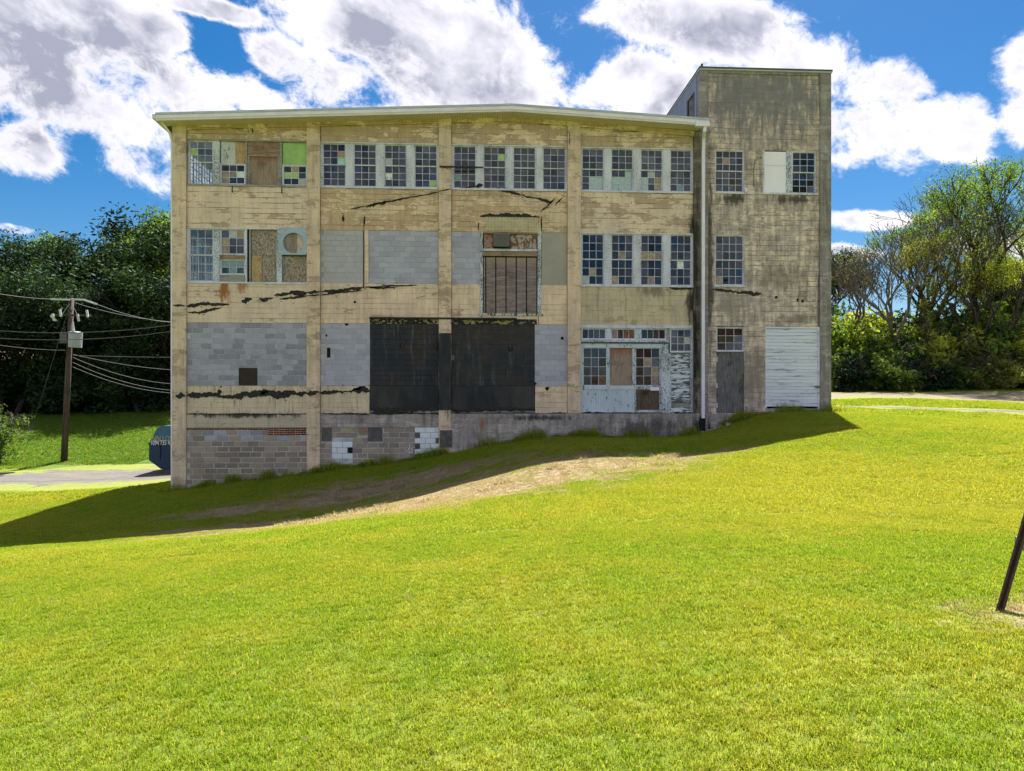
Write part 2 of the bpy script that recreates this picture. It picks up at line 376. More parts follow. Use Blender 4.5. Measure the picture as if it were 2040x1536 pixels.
# ---- gravel sheets, grown over at the edges
def gravel_mat(name, a, b, c, keep):
    m_, w = mat(name); p = w.pos(); f = w.noise(p, 16, 8, .8); g = w.noise(w.v('MULTIPLY', p, (.6, 1, 1)), .9, 6, .66)
    e = w.n('ShaderNodeAttribute', attribute_name='edge').outputs['Fac']
    gr = w.mix(w.step(g, .38, .62), w.mix(w.step(f, .35, .65), a, b), c)
    over = w.step(w.m('ADD', w.m('MULTIPLY', e, 1.1), w.m('MULTIPLY', w.m('SUBTRACT', w.noise(w.v('MULTIPLY', p, (.5, 1.1, 1)), 1.1, 7, .68), .5), 2.2)), keep, keep + .3)
    green = w.mix(w.step(f, .35, .65), (.12, .16, .03), (.20, .21, .05))
    finish(w, w.mix(over, green, gr), .95, w.bump(f, .8, .03), 0, .1); return m_
M_GRAVEL = gravel_mat('grey_gravel', (.05, .049, .052), (.15, .145, .15), (.13, .118, .10), .34)
M_RED = gravel_mat('reddish_gravel', (.15, .115, .095), (.215, .175, .155), (.15, .135, .07), .28)
def sheet(name, line, m_, lift, label, seed):
    rng = np.random.default_rng(seed); pts = []; n = 90
    line = np.array(line, float); t = np.linspace(0, len(line) - 1, n)
    cx = np.interp(t, range(len(line)), line[:, 0]); cy = np.interp(t, range(len(line)), line[:, 1]); wd = np.interp(t, range(len(line)), line[:, 2])
    tx = np.gradient(cx); ty = np.gradient(cy); L = np.hypot(tx, ty); nxv, nyv = -ty / L, tx / L
    k = 13; V = []; F = []
    def rag(): r = rng.normal(0, 1, n); r = np.convolve(r, [.25, .5, .25], 'same'); return r
    ra, rb = rag(), rag()
    for i in range(n):
        for j in range(k):
            s = -1 + 2 * j / (k - 1)
            off = s * wd[i] + (ra[i] * .28 if j == 0 else rb[i] * .28 if j == k - 1 else 0)
            V.append((cx[i] + nxv[i] * off, cy[i] + nyv[i] * off))
    V = np.array(V); z = height(V[:, 0], V[:, 1]) + lift
    z = np.where(np.tile(np.isin(np.arange(k), [0, k - 1]), n), z - .05, z)
    for i in range(n - 1):
        for j in range(k - 1): a = i * k + j; F.append((a, a + 1, a + k + 1, a + k))
    me = bpy.data.meshes.new(name); me.from_pydata(np.c_[V, z].tolist(), [], F); me.update(); me.materials.append(m_)
    at_ = me.attributes.new('edge', 'FLOAT', 'POINT'); at_.data.foreach_set('value', np.tile(1 - np.abs(np.linspace(-1, 1, k)), n).astype(np.float32))
    me.polygons.foreach_set('use_smooth', [True] * len(me.polygons))
    o = link(bpy.data.objects.new(name, me)); tag(o, kind='structure', label=label); return V
DRIVE_L = [(-60, 35, 2.6), (-34, 35.8, 2.4), (-27, 36.8, 3.6), (-21, 38.8, 5.6), (-15.5, 39.3, 5.9), (-9, 39.5, 5.9)]
DRIVE_R = [(13.0, 39.3, .6), (19, 37.6, .9), (26, 33.5, 1.1), (32, 30, 1.3), (45, 24, 1.6)]
LOT_R = [(10, 47.5, 4.5), (22, 48, 5.6), (34, 48, 6), (60, 46, 6)]
sheet('gravel_road', DRIVE_L, M_GRAVEL, .03, 'grey gravel drive left of the building, in front of the pole', 1)
sheet('gravel_path', DRIVE_R, M_GRAVEL, .03, 'thin grey gravel track right of the tower', 2)
sheet('gravel_lot', LOT_R, M_RED, .03, 'reddish gravel strip below the trees on the right', 3)
# ================================================================== the factory
Z_R3T, Z_R3B, Z_R2T, Z_R2B, Z_R1T, Z_R1B, Z_LEDGE, Z_BASE = 11.82, 10.09, 8.39, 6.30, 4.72, 2.27, 1.18, .64
ORG = Vector((0, D, 0))
BLD = empty('factory_building', (0, D, 0))
tag(BLD, 'derelict three storey concrete factory with peeling tan paint and a square tower', 'building')
TAN, TAN_D = (.76, .585, .465), (.43, .31, .235)
SOOT = (.02, .02, .02); RUST = (.30, .11, .025)
X_ = XP
M_LINTEL = facade('peeling_lintel_paint', TAN, TAN_D, .49, .22, .8, .25, mottle=.14)
M_SPAN = facade('peeling_spandrel_paint', TAN, TAN_D, .555, .16, 1.0, .22, mottle=.14)
M_SPAN_B = facade('worn_spandrel_paint', (.73, .55, .385), (.48, .335, .225), .50, .18, .8, .2, [(X_(980), ZP(980, 385), .8, .25, (.2, .17, .12), .6)], mottle=.14)
M_SPAN_R = facade('rust_streaked_paint', TAN, TAN_D, .60, .12, .55, .12, [(X_(446), 6.05, .35, .75, RUST, .95), (X_(480), 6.15, .35, .35, RUST, .75)], mottle=.14)
M_SPAN_C = facade('smooth_spandrel_paint', (.78, .59, .445), TAN_D, .59, .22, .5, .2, [(X_(760), 4.95, .9, .18, RUST, .5)], streak_scale=5, mottle=.18)
M_SPAN_G = facade('greenish_streaked_paint', (.60, .49, .35), (.41, .33, .24), .57, .35, .35, .25, [(X_(1380), 5.6, .35, 1.2, SOOT, .95), (X_(1310), 6.1, .9, .35, SOOT, .55)], streak_scale=5, mottle=.18)
M_SPAN_T = facade('peeling_paint_beside_tower', TAN, TAN_D, .515, .12, .9, .14, [(X_(1381), 8.7, .25, .75, SOOT, .95)], mottle=.14)
M_DRIP = facade('tar_dripped_paint', (.69, .56, .41), (.47, .37, .27), .6, .72, .3, .25, streak_scale=16, mottle=.18)
M_DRIP_B = facade('sooty_ledge_paint', (.54, .46, .36), (.37, .31, .25), .58, .45, .3, .3, [(X_(490), 1.12, 2.4, .16, SOOT, .9)], streak_scale=9)
M_PIL = facade('pilaster_paint', (.71, .54, .415), (.44, .32, .235), .545, .3, .15, .3, streak_scale=6, mottle=.18)
M_PIL_B = facade('burnt_pilaster_paint', (.71, .54, .415), (.44, .32, .235), .545, .3, .15, .3, [(X_(887), 2.9, .6, 1.9, (.02, .022, .03), 1.0), (X_(887), 2.0, .6, 1.0, (.02, .022, .03), 1.0)], streak_scale=6, mottle=.18)
M_PIL_S = facade('soot_streaked_pilaster', (.26, .215, .165), (.12, .10, .085), .48, .9, .2, .8, [(X_(1386), 3.5, .22, 3.2, SOOT, 1.0), (X_(1386), 7.5, .2, 3, SOOT, .9)], streak_scale=7, mottle=.35, soft=.03)
M_BASE = facade('stained_base_concrete', (.44, .39, .37), (.28, .245, .24), .50, .35, .25, .55, [(X_(1290), .55, 2.2, .5, (.05, .045, .045), .75), (X_(1080), 1.0, 1.5, .16, SOOT, .8), (X_(960), .75, .12, .4, RUST, .8), (X_(887), 1.0, .35, .35, RUST, .6), (X_(1395), .6, .45, .8, SOOT, .95)], streak_scale=5, mottle=.35, soft=.03)
def tower_mat():
    t = (X_(1640), 6.0, .3, 5, SOOT, .7)
    return facade('weathered_tower_concrete', (.70, .555, .475), (.42, .34, .33), .505, .34, 1.0, .45,
                  [(X_(1520), 14.2, 4.2, 3.0, (.17, .16, .19), .85), (X_(1455), 9.85, .8, .3, SOOT, .85), (X_(1585), 9.85, 1.2, .3, SOOT, .8), (X_(1560), 6.7, 1.6, .7, (.16, .14, .12), .6),
                   (X_(1460), 5.6, .7, .9, (.26, .235, .21), .7), t, (X_(1413), 8, .25, 6, SOOT, .8), (X_(1490), 2.6, 1.6, 1.8, (.22, .185, .15), .75), (X_(1600), 5.0, 1.2, .3, (.14, .12, .1), .6)], streak_scale=4, peel_scale=1.6, soft=.03, fine_w=.42, mottle=.45)
M_TOWER = tower_mat()
M_TPIL = facade('weathered_tower_pilaster', (.36, .32, .32), (.23, .205, .21), .48, .5, .25, .6, streak_scale=5, mottle=.3, soft=.03)
M_IN = simple('dark_interior_plaster', (.10, .10, .11), (.05, .05, .055), 1.5, bump=0)
M_SIDE = simple('side_wall_paint', (.50, .41, .25), (.40, .32, .19), 2)
M_METAL = simple('blue_grey_cladding', (.20, .235, .30), (.16, .19, .25), 2, .55, .3, stretch=(1, 1, .2), bump=.05)
M_ALU = simple('white_aluminium', (.76, .72, .86), (.67, .63, .77), 1.5, .45, 0, .4, bump=.02)
M_ALU_G = simple('grey_roof_edge', (.46, .48, .52), (.38, .40, .45), 2, .5, .2, bump=.03)
M_ALU_C = simple('cream_trim', (.68, .60, .58), (.6, .52, .5), 2, .6, bump=.03)
M_SOFFIT = simple('cream_soffit', (.62, .54, .48), (.54, .47, .41), 1.2, .6, bump=.03)
M_ROOF = simple('dark_roofing', (.06, .06, .065), (.1, .1, .1), 3)
M_TAR = simple('black_roof_tar', (.008, .008, .009), (.03, .028, .026), 12, .65, bump=.6, bd=.03)
M_BLACKP = simple('black_paint', (.010, .013, .02), (.045, .042, .044), 1.3, .6, stretch=(1, 1, .35), bump=.25, detail=9)
def flaky(name, paint=(.61, .62, .76), wood=(.28, .27, .29), thr=.56, sc=24., stretch=(1.6, 1, .55), paint2=None):
    m_, w = mat(name); p = w.v('MULTIPLY', w.pos(), stretch)
    f = w.noise(p, sc, 8, .7); big = w.noise(p, 1.5, 3, .5)
    ff = w.m('ADD', f, w.m('MULTIPLY', w.m('SUBTRACT', big, .5), .25))
    peel = w.step(ff, thr, thr + .025)
    pc = w.mix(w.step(big, .35, .65), paint, paint2 or tuple(c * .88 for c in paint))
    wc = w.mix(w.step(w.noise(p, sc * 3, 5, .7), .35, .65), wood, tuple(c * .55 for c in wood))
    col = w.mix(peel, pc, wc)
    finish(w, col, .75, w.bump(w.m('SUBTRACT', 1.0, peel), .6, .006), 0, .25); return m_
M_FLAKE = flaky('flaking_white_paint', thr=.57)
M_FLAKE_H = flaky('heavily_flaked_paint', (.58, .63, .74), (.20, .20, .21), .51)
M_SASH = flaky('sash_paint', (.62, .61, .74), (.36, .34, .39), .58)
M_BLUEW = flaky('pale_blue_door_paint', (.54, .62, .74), (.17, .19, .21), .585, 9., (1.2, 1, .5))
M_CLAP = flaky('white_clapboard_paint', (.68, .70, .84), (.25, .25, .26), .595, 5., (.35, 1, 4.5))
M_CLAP_H = flaky('ruined_clapboard_paint', (.58, .63, .72), (.13, .125, .13), .50, 6., (.5, 1, 2.5))
def wood(name, a, b, top=None, vert=True, dark=.5, sc=2.):
    m_, w = mat(name); p = w.pos()
    q = w.v('MULTIPLY', p, (9, 1, .8) if vert else (.8, 1, 9))
    f = w.noise(q, sc, 8, .65, 1.2); g = w.noise(p, 1.7, 5, .6)
    col = w.mix(w.step(f, .35, .65), a, b); col = w.mix(w.step(g, .52, .7, 0, dark), col, tuple(c * .3 for c in b))
    if top:
        x, y, z = w.sep(p)
        k = w.step(w.m('ADD', z, w.m('MULTIPLY', w.m('SUBTRACT', f, .5), .6)), top[0], top[1])
        col = w.mix(w.m('MULTIPLY', k, .85), col, top[2])
    finish(w, col, .85, w.bump(f, .5, .01), 0, .15); return m_
M_PLY = wood('weathered_plywood', (.34, .25, .20), (.22, .16, .14), (10.9, 11.3, (.24, .09, .035)))
M_PLY_H = wood('grained_plywood', (.36, .24, .18), (.17, .11, .09), None, False)
M_PLY_D = wood('rust_topped_plywood', (.36, .28, .23), (.22, .17, .145), (3.4, 3.8, (.27, .09, .03)))
M_PLY_G = wood('grey_weathered_plywood', (.19, .18, .19), (.085, .08, .09), None, True, .75, 3.)
M_PLY_B = wood('dark_brown_board', (.15, .115, .08), (.06, .045, .035), None, True, .7, 4.)
M_PLANK = wood('purple_grey_planks', (.29, .235, .235), (.15, .115, .12), (6.9, 7.5, (.33, .25, .215)), False, .4)
M_BEAM = wood('brown_timber', (.34, .24, .165), (.20, .12, .08), None, False)
M_SILLW = wood('grey_sill_wood', (.34, .33, .32), (.22, .21, .21), None, False)
def osb(name, a, b, c):
    m_, w = mat(name); p = w.pos(); vo = w.n('ShaderNodeTexVoronoi'); w.put(vo.inputs['Vector'], w.v('MULTIPLY', p, (1, 1, .5))); vo.inputs['Scale'].default_value = 42
    h = w.sep(vo.outputs['Color'])[0]; f = w.noise(p, 3, 5, .6)
    col = w.mix(w.step(h, .2, .8), a, b); col = w.mix(w.step(f, .5, .7), col, c)
    finish(w, col, .85, w.bump(h, .3, .006), 0, .15); return m_
M_OSB = osb('weathered_strand_board', (.40, .34, .30), (.15, .125, .11), (.30, .19, .10))
M_OSB_T = osb('tan_strand_board', (.48, .34, .20), (.36, .24, .14), (.30, .13, .05))
M_RUSTB = simple('rusted_sheet', (.24, .09, .04), (.32, .24, .2), 8, lo=.42, hi=.58)
M_RUSTP = simple('flaking_rusty_board', (.38, .33, .31), (.17, .08, .045), 9, lo=.45, hi=.55, stretch=(1, 1, .6))
M_GALV = simple('galvanised_sheet', (.36, .43, .50), (.30, .36, .43), 3, .5, .25, bump=.05)
M_VOID = simple('black_hole', (.006, .006, .007), (.004, .004, .004), 2, bump=0)
M_WHITEP = simple('white_panel', (.84, .78, .92), (.78, .72, .88), .8, .6, bump=.02)
M_GREEN = simple('green_painted_board', (.34, .52, .18), (.26, .40, .16), 2.5, .7)
M_DGREY = simple('smooth_grey_render', (.37, .335, .31), (.32, .29, .28), 1.2, .8, bump=.1)
M_DSTEEL = simple('dark_steel_plate', (.075, .07, .08), (.13, .115, .12), 5, .6, .3)
M_BROWNH = simple('dark_brown_shutter', (.02, .013, .011), (.035, .02, .016), 5, .6)
# panes
def glass(name, tint, dirt, fac):
    m_, w = mat(name); p = w.pos(); f = w.noise(p, 3.5, 6, .65); r_ = w.rnd()
    tr = w.n('ShaderNodeBsdfTransparent'); w.put(tr.inputs[0], tint)
    gl = w.n('ShaderNodeBsdfGlossy'); gl.inputs['Roughness'].default_value = .06; w.put(gl.inputs[0], (.9, .95, 1))
    df = w.n('ShaderNodeBsdfDiffuse'); w.put(df.inputs[0], dirt)
    m1 = w.n('ShaderNodeMixShader'); w.put(m1.inputs[0], w.m('ADD', fac, w.m('MULTIPLY', r_, .05))); w.nt.links.new(tr.outputs[0], m1.inputs[1]); w.nt.links.new(gl.outputs[0], m1.inputs[2])
    m2 = w.n('ShaderNodeMixShader'); w.put(m2.inputs[0], w.m('ADD', w.step(f, .4, .75, .08, .45), w.m('MULTIPLY', r_, .06))); w.nt.links.new(m1.outputs[0], m2.inputs[1]); w.nt.links.new(df.outputs[0], m2.inputs[2])
    o = w.n('ShaderNodeOutputMaterial'); w.nt.links.new(m2.outputs[0], o.inputs[0]); return m_
M_GLASS = glass('dirty_window_glass', (.55, .6, .66), (.065, .067, .076), .03)
M_GLASS_B = glass('bluish_window_glass', (.5, .58, .68), (.035, .042, .056), .035)
M_GLASS_C = glass('clear_window_glass', (.85, .9, .95), (.15, .2, .26), .04)
def flat(name, c, k=.8, sc=9): return simple(name, c, tuple(x * k for x in c), sc, .7, bump=.1)
PM = dict(g=flat('green_pane', (.40, .55, .27)), y=flat('yellow_green_pane', (.42, .50, .22)), t=flat('tan_pane', (.42, .33, .25), .6), p=flat('pinkish_board_pane', (.33, .26, .245), .6), w=flat('white_pane', (.75, .78, .85)), l=flat('light_grey_pane', (.46, .47, .52)), r=flat('terracotta_pane', (.38, .25, .2)), a=flat('aqua_pane', (.38, .66, .62)), b=flat('blue_grey_pane', (.22, .32, .40)), s=flat('pale_blue_pane', (.42, .52, .60), .85), o=flat('orange_pane', (.24, .12, .065), .4), n=flat('brown_pane', (.075, .05, .04), .4), d=flat('red_dark_pane', (.05, .014, .016), .4), v=M_VOID, c=M_GLASS_C, B=M_GLASS_B)
RNG = random.Random(7)
YP, YW, YF, YS, YG = D, D + .11, D + .13, D + .17, D + .205     # pilaster, panel, frame, sash, glass
def pbox(name, x0, x1, y0, y1, z0, z1, m_, parent=None): return MB().box(x0, x1, y0, y1, z0, z1).build(name, m_, parent or BLD)
def sash(win, x0, x1, z0, z1, cols, rows, pm, y, bar=.032, mun=.017, m_=None, default=None):
    b = MB(); t = .035; base_g = M_GLASS if (y < YF + .05 and RNG.random() < .75) or RNG.random() < .25 else M_GLASS_B
    b.box(x0, x0 + bar, y, y + t, z0, z1).box(x1 - bar, x1, y, y + t, z0, z1).box(x0 + bar, x1 - bar, y, y + t, z1 - bar, z1).box(x0 + bar, x1 - bar, y, y + t, z0, z0 + bar * 1.2)
    ix0, ix1, iz0, iz1 = x0 + bar, x1 - bar, z0 + bar * 1.2, z1 - bar
    cw = (ix1 - ix0) / cols; rh = (iz1 - iz0) / rows
    for c in range(1, cols): b.box(ix0 + c * cw - mun / 2, ix0 + c * cw + mun / 2, y + .004, y + .03, iz0, iz1)
    for r in range(1, rows):
        for c in range(cols):
            b.box(ix0 + c * cw + (mun / 2 if c else 0), ix0 + (c + 1) * cw - (mun / 2 if c < cols - 1 else 0), y + .006, y + .028, iz1 - r * rh - mun / 2, iz1 - r * rh + mun / 2)
    b.build('sash', m_ or M_SASH, win)
    for r in range(rows):
        for c in range(cols):
            k = pm.get((r, c)); mm = PM[k] if k else (default or (base_g if RNG.random() < .88 else M_GLASS))
            cx = ix0 + (c + .5) * cw; cz = iz1 - (r + .5) * rh
            shared(UBOX, 'pane', win, (cx, y + .022 if not k or k in 'cBv' else y + .0235, cz), (cw - mun - .001, .004, rh - mun - .001), mm, (RNG.uniform(-.012, .012), 0, RNG.uniform(-.012, .012)) if not k else (0, 0, 0))
def window(x0, x1, z0, z1, cols=3, ru=3, rl=3, up={}, lo={}, label=None, default=None, frac=.5, m_=None, name='window'):
    """a double hung window: frame, two sashes, panes"""
    w_ = MB(); j = .028
    w_.box(x0, x0 + j, YF, YF + .16, z0, z1).box(x1 - j, x1, YF, YF + .16, z0, z1).box(x0 + j, x1 - j, YF, YF + .16, z1 - j, z1).box(x0 + j, x1 - j, YF - .02, YF + .16, z0, z0 + j * 1.3)
    o = w_.build(name, m_ or M_FLAKE, BLD)
    if label: o['label'] = label
    zi0, zi1 = z0 + j * 1.3, z1 - j; zm = zi1 - (zi1 - zi0) * frac
    if rl:
        sash(o, x0 + j, x1 - j, zm - .012, zi1, cols, ru, up, YF + .03, default=default)
        sash(o, x0 + j, x1 - j, zi0, zm + .018, cols, rl, lo, YF + .075, default=default)
    else: sash(o, x0 + j, x1 - j, zi0, zi1, cols, ru, up, YF + .03, default=default)
    return o
def board(parent, x0, x1, z0, z1, y, m_, name='board', t=.02): return shared(UBOX, name, parent, ((x0 + x1) / 2, y + t / 2, (z0 + z1) / 2), (x1 - x0, t, z1 - z0), m_)
def mullion(x0, x1, z0, z1, m_=None): return pbox('mullion', X_(x0) + .002, X_(x1) - .002, YF - .012, YF + .14, z0 + .002, z1 - .002, m_ or M_FLAKE)
# ---------------------------------------------------------------- pilasters, beams
ZR = lambda px: np.interp(px, [310, 343, 1022, 1395, 1412], [ZP(310, 250), ZP(343, 248), ZP(1022, 231), ZP(1395, 261.5), ZP(1412, 262.5)])   # underside of soffit at the wall
ZGB = -3.2
BAYS = [(370, 611), (637, 874), (899, 1131), (1157, 1383)]
for (a, b, m_, zb) in [(343, 370, M_PIL, ZGB), (611, 637, M_PIL, ZGB), (874, 899, M_PIL_B, ZGB), (1131, 1157, M_PIL, Z_LEDGE), (1383, 1395, M_PIL_S, -1)]:
    x0, x1 = X_(a), X_(b); MB().prism([(x0, zb), (x1, zb), (x1, ZR(b)), (x0, ZR(a))], D, D + .4).build('pilaster', m_, BLD)
for (a, b) in BAYS:
    pts = [(X_(a), ZR(a)), (X_(b), ZR(b))]
    mid = [(X_(1022), ZR(1022))] if a < 1022 < b else []
    top = pts[:1] + mid + pts[1:]
    beam = [(x, z) for x, z in top] + [(x, z - .20) for x, z in reversed(top)]
    MB().prism(beam[::-1], D + .015, D + .4).build('eaves_beam', M_LINTEL, BLD)
    lint = [(x, z - .20) for x, z in top] + [(X_(b), Z_R3T), (X_(a), Z_R3T)]
    lint = [(min(max(x, X_(a) + .013), X_(b) - .013), z) for x, z in lint]
    MB().prism(lint[::-1], YW, D + .4).build('lintel_panel', M_LINTEL, BLD)
def panel(bay, z0, z1, m_, name='spandrel', y=YW):
    a, b = bay; return pbox(name, X_(a) + .013, X_(b) - .013, y, D + .4, z0 + .004, z1 - .004, m_)
B1, B2, B3, B4 = BAYS
panel(B1, Z_R2T, Z_R3B, M_SPAN); panel(B2, Z_R2T, Z_R3B, M_SPAN_B); panel(B4, Z_R2T, Z_R3B, M_SPAN_T)
panel((899, 1131), Z_R2T, Z_R3B, M_SPAN_B)
panel(B1, Z_R1T, Z_R2B, M_SPAN_R); panel(B2, Z_R1T, Z_R2B, M_SPAN_C); panel(B4, Z_R1T, Z_R2B, M_SPAN_G)
panel((899, 960), Z_R1T, Z_R2B, M_SPAN_C); panel((1073, 1131), Z_R1T, Z_R2B, M_SPAN_C); panel((960, 1073), Z_R1T, 5.14, M_SPAN_C)
panel(B1, Z_LEDGE, Z_R1B, M_DRIP); panel((637, 736), Z_LEDGE, Z_R1B, M_DRIP); panel((1066, 1131), Z_LEDGE, Z_R1B, M_SPAN_C)
panel((736, 874), Z_LEDGE + .11, Z_R1B, M_BLACKP); panel((899, 1066), Z_LEDGE + .11, Z_R1B, M_BLACKP)
panel((736, 874), Z_LEDGE, Z_LEDGE + .11, M_BASE, y=YW + .02); panel((899, 1066), Z_LEDGE, Z_LEDGE + .11, M_BASE, y=YW + .02)
# black painted face of the middle pilaster and heads above the black panels
pbox('black_paint_band', X_(874) + .01, X_(899) - .01, D - .006, D + .02, Z_LEDGE + .13, 4.35, M_BLACKP)
# basement
for (a, b) in [B1]: pbox('ledge_beam', X_(a), X_(b), D + .05, D + .4, Z_BASE, Z_LEDGE, M_DRIP_B)
pbox('ledge_beam', X_(637), X_(874), D + .05, D + .4, Z_BASE, Z_LEDGE, M_BASE)
pbox('base_wall', X_(899), X_(1395), D - .035, D + .4, ZGB, Z_LEDGE - .01, M_BASE)
pbox('threshold_slab', X_(1157), X_(1383), D + .05, D + .4, Z_LEDGE - .01, Z_LEDGE + .03, M_BASE)
# interior: floors, back and cross walls
for z in (Z_LEDGE - .2, 5.2, 8.95): pbox('floor_slab', BX0 + .36, TX0 - .3, D + .41, BY1 - .4, z, z + .3, M_IN)
pbox('ceiling', BX0 + .36, TX0 - .3, D + .41, BY1 - .36, 11.98, 12.08, M_IN)
pbox('back_wall', BX0, TX0 - .01, BY1 - .35, BY1, -3.2, 12.1, M_SIDE)
pbox('inner_wall', BX0 + .36, TX0 - .3, D + 7.6, D + 7.7, -1, 12.0, M_IN)
pbox('inner_wall', TX0 - .3, TX0 - .02, D + .41, BY1 - .4, -1, 12.1, M_IN)
side = MB()
for z0, z1 in ((-3.2, Z_R2B), (Z_R2T, Z_R3B), (Z_R3T, 12.4)): side.box(BX0, BX0 + .34, D + .4, BY1 - .35, z0, z1)
for z0, z1 in ((Z_R2B, Z_R2T), (Z_R3B, Z_R3T)):
    for y0, y1 in ((.4, .9), (4.6, 5.2), (8.6, 11.65)): side.box(BX0, BX0 + .34, D + y0, D + y1, z0, z1)
side.build('side_wall', M_SIDE, BLD)
for z0, z1 in ((Z_R2B, Z_R2T), (Z_R3B, Z_R3T)):
    for y0, y1 in ((.9, 4.6), (5.2, 8.6)):
        b = MB(); n = 12
        for i in range(n + 1): y = D + y0 + (y1 - y0) * i / n; t = .05 if i % 3 == 0 else .01; b.box(BX0 + .1, BX0 + .14, y - t, y + t, z0, z1)
        for i in range(7): z = z0 + (z1 - z0) * i / 6; b.box(BX0 + .1, BX0 + .139, D + y0, D + y1, z - .01, z + .01)
        b.build('side_window_grid', M_SASH, BLD)
# ---------------------------------------------------------------- top floor windows
def row_windows(bay, sashes, z0, z1, specs, topframe=True):
    for i, (a, b) in enumerate(sashes):
        sp = specs.get(i, {})
        window(X_(a), X_(b), z0, z1, 3, 3, 3, sp.get('u', {}), sp.get('l', {}), sp.get('label'))
    edges = [(sashes[i][1], sashes[i + 1][0]) for i in range(len(sashes) - 1)]
    for a, b in edges: mullion(a, b, z0, z1)
    # narrow jamb strips at both ends so that no gap is left
    if sashes[0][0] - bay[0] > .5: pbox('jamb', X_(bay[0]), X_(sashes[0][0]) - .002, YF, YF + .14, z0, z1, M_FLAKE)
    if bay[1] - sashes[-1][1] > .5: pbox('jamb', X_(sashes[-1][1]) + .002, X_(bay[1]), YF, YF + .14, z0, z1, M_FLAKE)
    pbox('sill', X_(bay[0]) + .01, X_(bay[1]) - .01, YW - .035, YF - .022, z0 - .05, z0 + .012, M_SASH)
    pbox('head_trim', X_(bay[0]) + .01, X_(bay[1]) - .01, YW - .015, YF - .013, z1 - .02, z1 + .03, M_SASH)
S2 = [(640, 688.5), (702, 750), (763.5, 810.5), (824, 872)]
S3 = [(902, 949.5), (962, 1009), (1021.5, 1069), (1081, 1129)]
S4 = [(1159, 1205.5), (1218, 1264), (1277, 1323), (1336, 1381)]
pale = {(1, 1): 's', (1, 2): 's', (2, 1): 's', (2, 2): 's'}
row_windows(B2, S2, Z_R3B, Z_R3T, {0: dict(u={(1, 2): 'r', (2, 2): 'a'}), 2: dict(u={(2, 0): 'l'}, l={(1, 0): 'w'}, label='window with a white card lettered in black'), 3: dict(l={(2, 2): 'g'})})
row_windows(B3, S3, Z_R3B, Z_R3T, {0: dict(l={(1, 0): 'b'}), 1: dict(u={(1, 2): 'g'})})
row_windows(B4, S4, Z_R3B, Z_R3T, {0: dict(l=pale), 1: dict(l={(0, 2): 's', (1, 0): 's', (1, 1): 's', (1, 2): 's', (2, 0): 's', (2, 1): 's', (2, 2): 's'}), 2: dict(l={(0, 1): 'l', (1, 0): 's', (2, 0): 's', (1, 2): 't', (2, 2): 't'}), 3: dict(l={(2, 1): 'b'})})
row_windows(B4, S4, Z_R2B, Z_R2T, {0: dict(u={(0, 0): 'B', (1, 0): 'B', (2, 0): 'B'}, l={(1, 1): 't', (2, 0): 'l'}), 1: dict(u={(2, 1): 'p'}, l={(2, 0): 't'}), 2: dict(u={(2, 0): 't', (2, 1): 't', (2, 2): 'p'}, l={(2, 1): 'p'}), 3: dict(l={(0, 1): 'w'})})
text_mesh('card_lettering', 'G 2', .17, M_TAR, BLD, (X_(766.3), YF + .094, ZP(766, 355.5)), (R(90), 0, 0))
# bay 1, top row
Z0, Z1 = Z_R3B, Z_R3T
window(X_(373), X_(423), Z0, Z1, 3, 3, 3, {(1, 0): 'y'}, {}, default=M_GLASS_C)
mullion(423, 435.5, Z0, Z1, M_FLAKE_H)
w2 = window(X_(436), X_(487), Z0, Z0 + (Z1 - Z0) * .485, 3, 3, 0, {(1, 0): 'p', (1, 1): 'p', (1, 2): 'w', (2, 0): 'p'}, label='half height window with some boarded panes')
zb = Z0 + (Z1 - Z0) * .485
board(w2, X_(437), X_(466), zb + .01, Z1 - .02, YF + .05, flaky('whitewashed_board', (.52, .54, .60), (.26, .25, .24), .56, 9)); board(w2, X_(466), X_(486.5), zb + .01, Z1 - .02, YF + .06, M_OSB_T)
mullion(487, 490.5, Z0, Z1, M_SILLW)
h3 = pbox('hatch', X_(490.5), X_(556), YF, YF + .1, Z0, Z0 + .03, M_SILLW); h3['label'] = 'window opening closed with plywood'
board(h3, X_(491), X_(555.5), ZP(520, 307), Z1 - .02, YF + .02, M_PLY_H); board(h3, X_(495), X_(551), Z0 + .03, ZP(520, 309.5), YF + .05, M_PLY)
board(h3, X_(490.7), X_(494.8), Z0 + .03, ZP(520, 308), YF + .02, M_SILLW, 'batten', .05); board(h3, X_(551.3), X_(555.7), Z0 + .03, ZP(520, 308), YF + .02, M_SILLW, 'batten', .05); board(h3, X_(491), X_(555.5), ZP(520, 309), ZP(520, 307.2), YF + .01, M_SILLW, 'batten', .05)
mullion(556, 560, Z0, Z1, M_SILLW)
w4 = window(X_(560.5), X_(610.5), Z0, Z0 + (Z1 - Z0) * .48, 3, 3, 0, {(0, 1): 't', (1, 0): 'g', (1, 1): 'g', (2, 2): 'l', (0, 0): 'B', (0, 2): 'B', (1, 2): 'B'}, label='half height window below a green board')
board(w4, X_(561), X_(610), Z0 + (Z1 - Z0) * .485, Z1 - .02, YF + .04, M_GREEN)
pbox('sill', X_(370) + .01, X_(611) - .01, YW - .035, YF - .022, Z0 - .05, Z0 + .012, M_SILLW); pbox('head_trim', X_(370) + .01, X_(611) - .01, YW - .015, YF - .013, Z1 - .02, Z1 + .03, M_SILLW)
pbox('jamb', X_(370), X_(373) - .002, YF, YF + .14, Z0, Z1, M_SILLW)
for px in (461, 560): pbox('bracket', X_(px) - .015, X_(px) + .015, YW - .03, YW + .01, Z0 - .30, Z0 - .06, M_TAR)
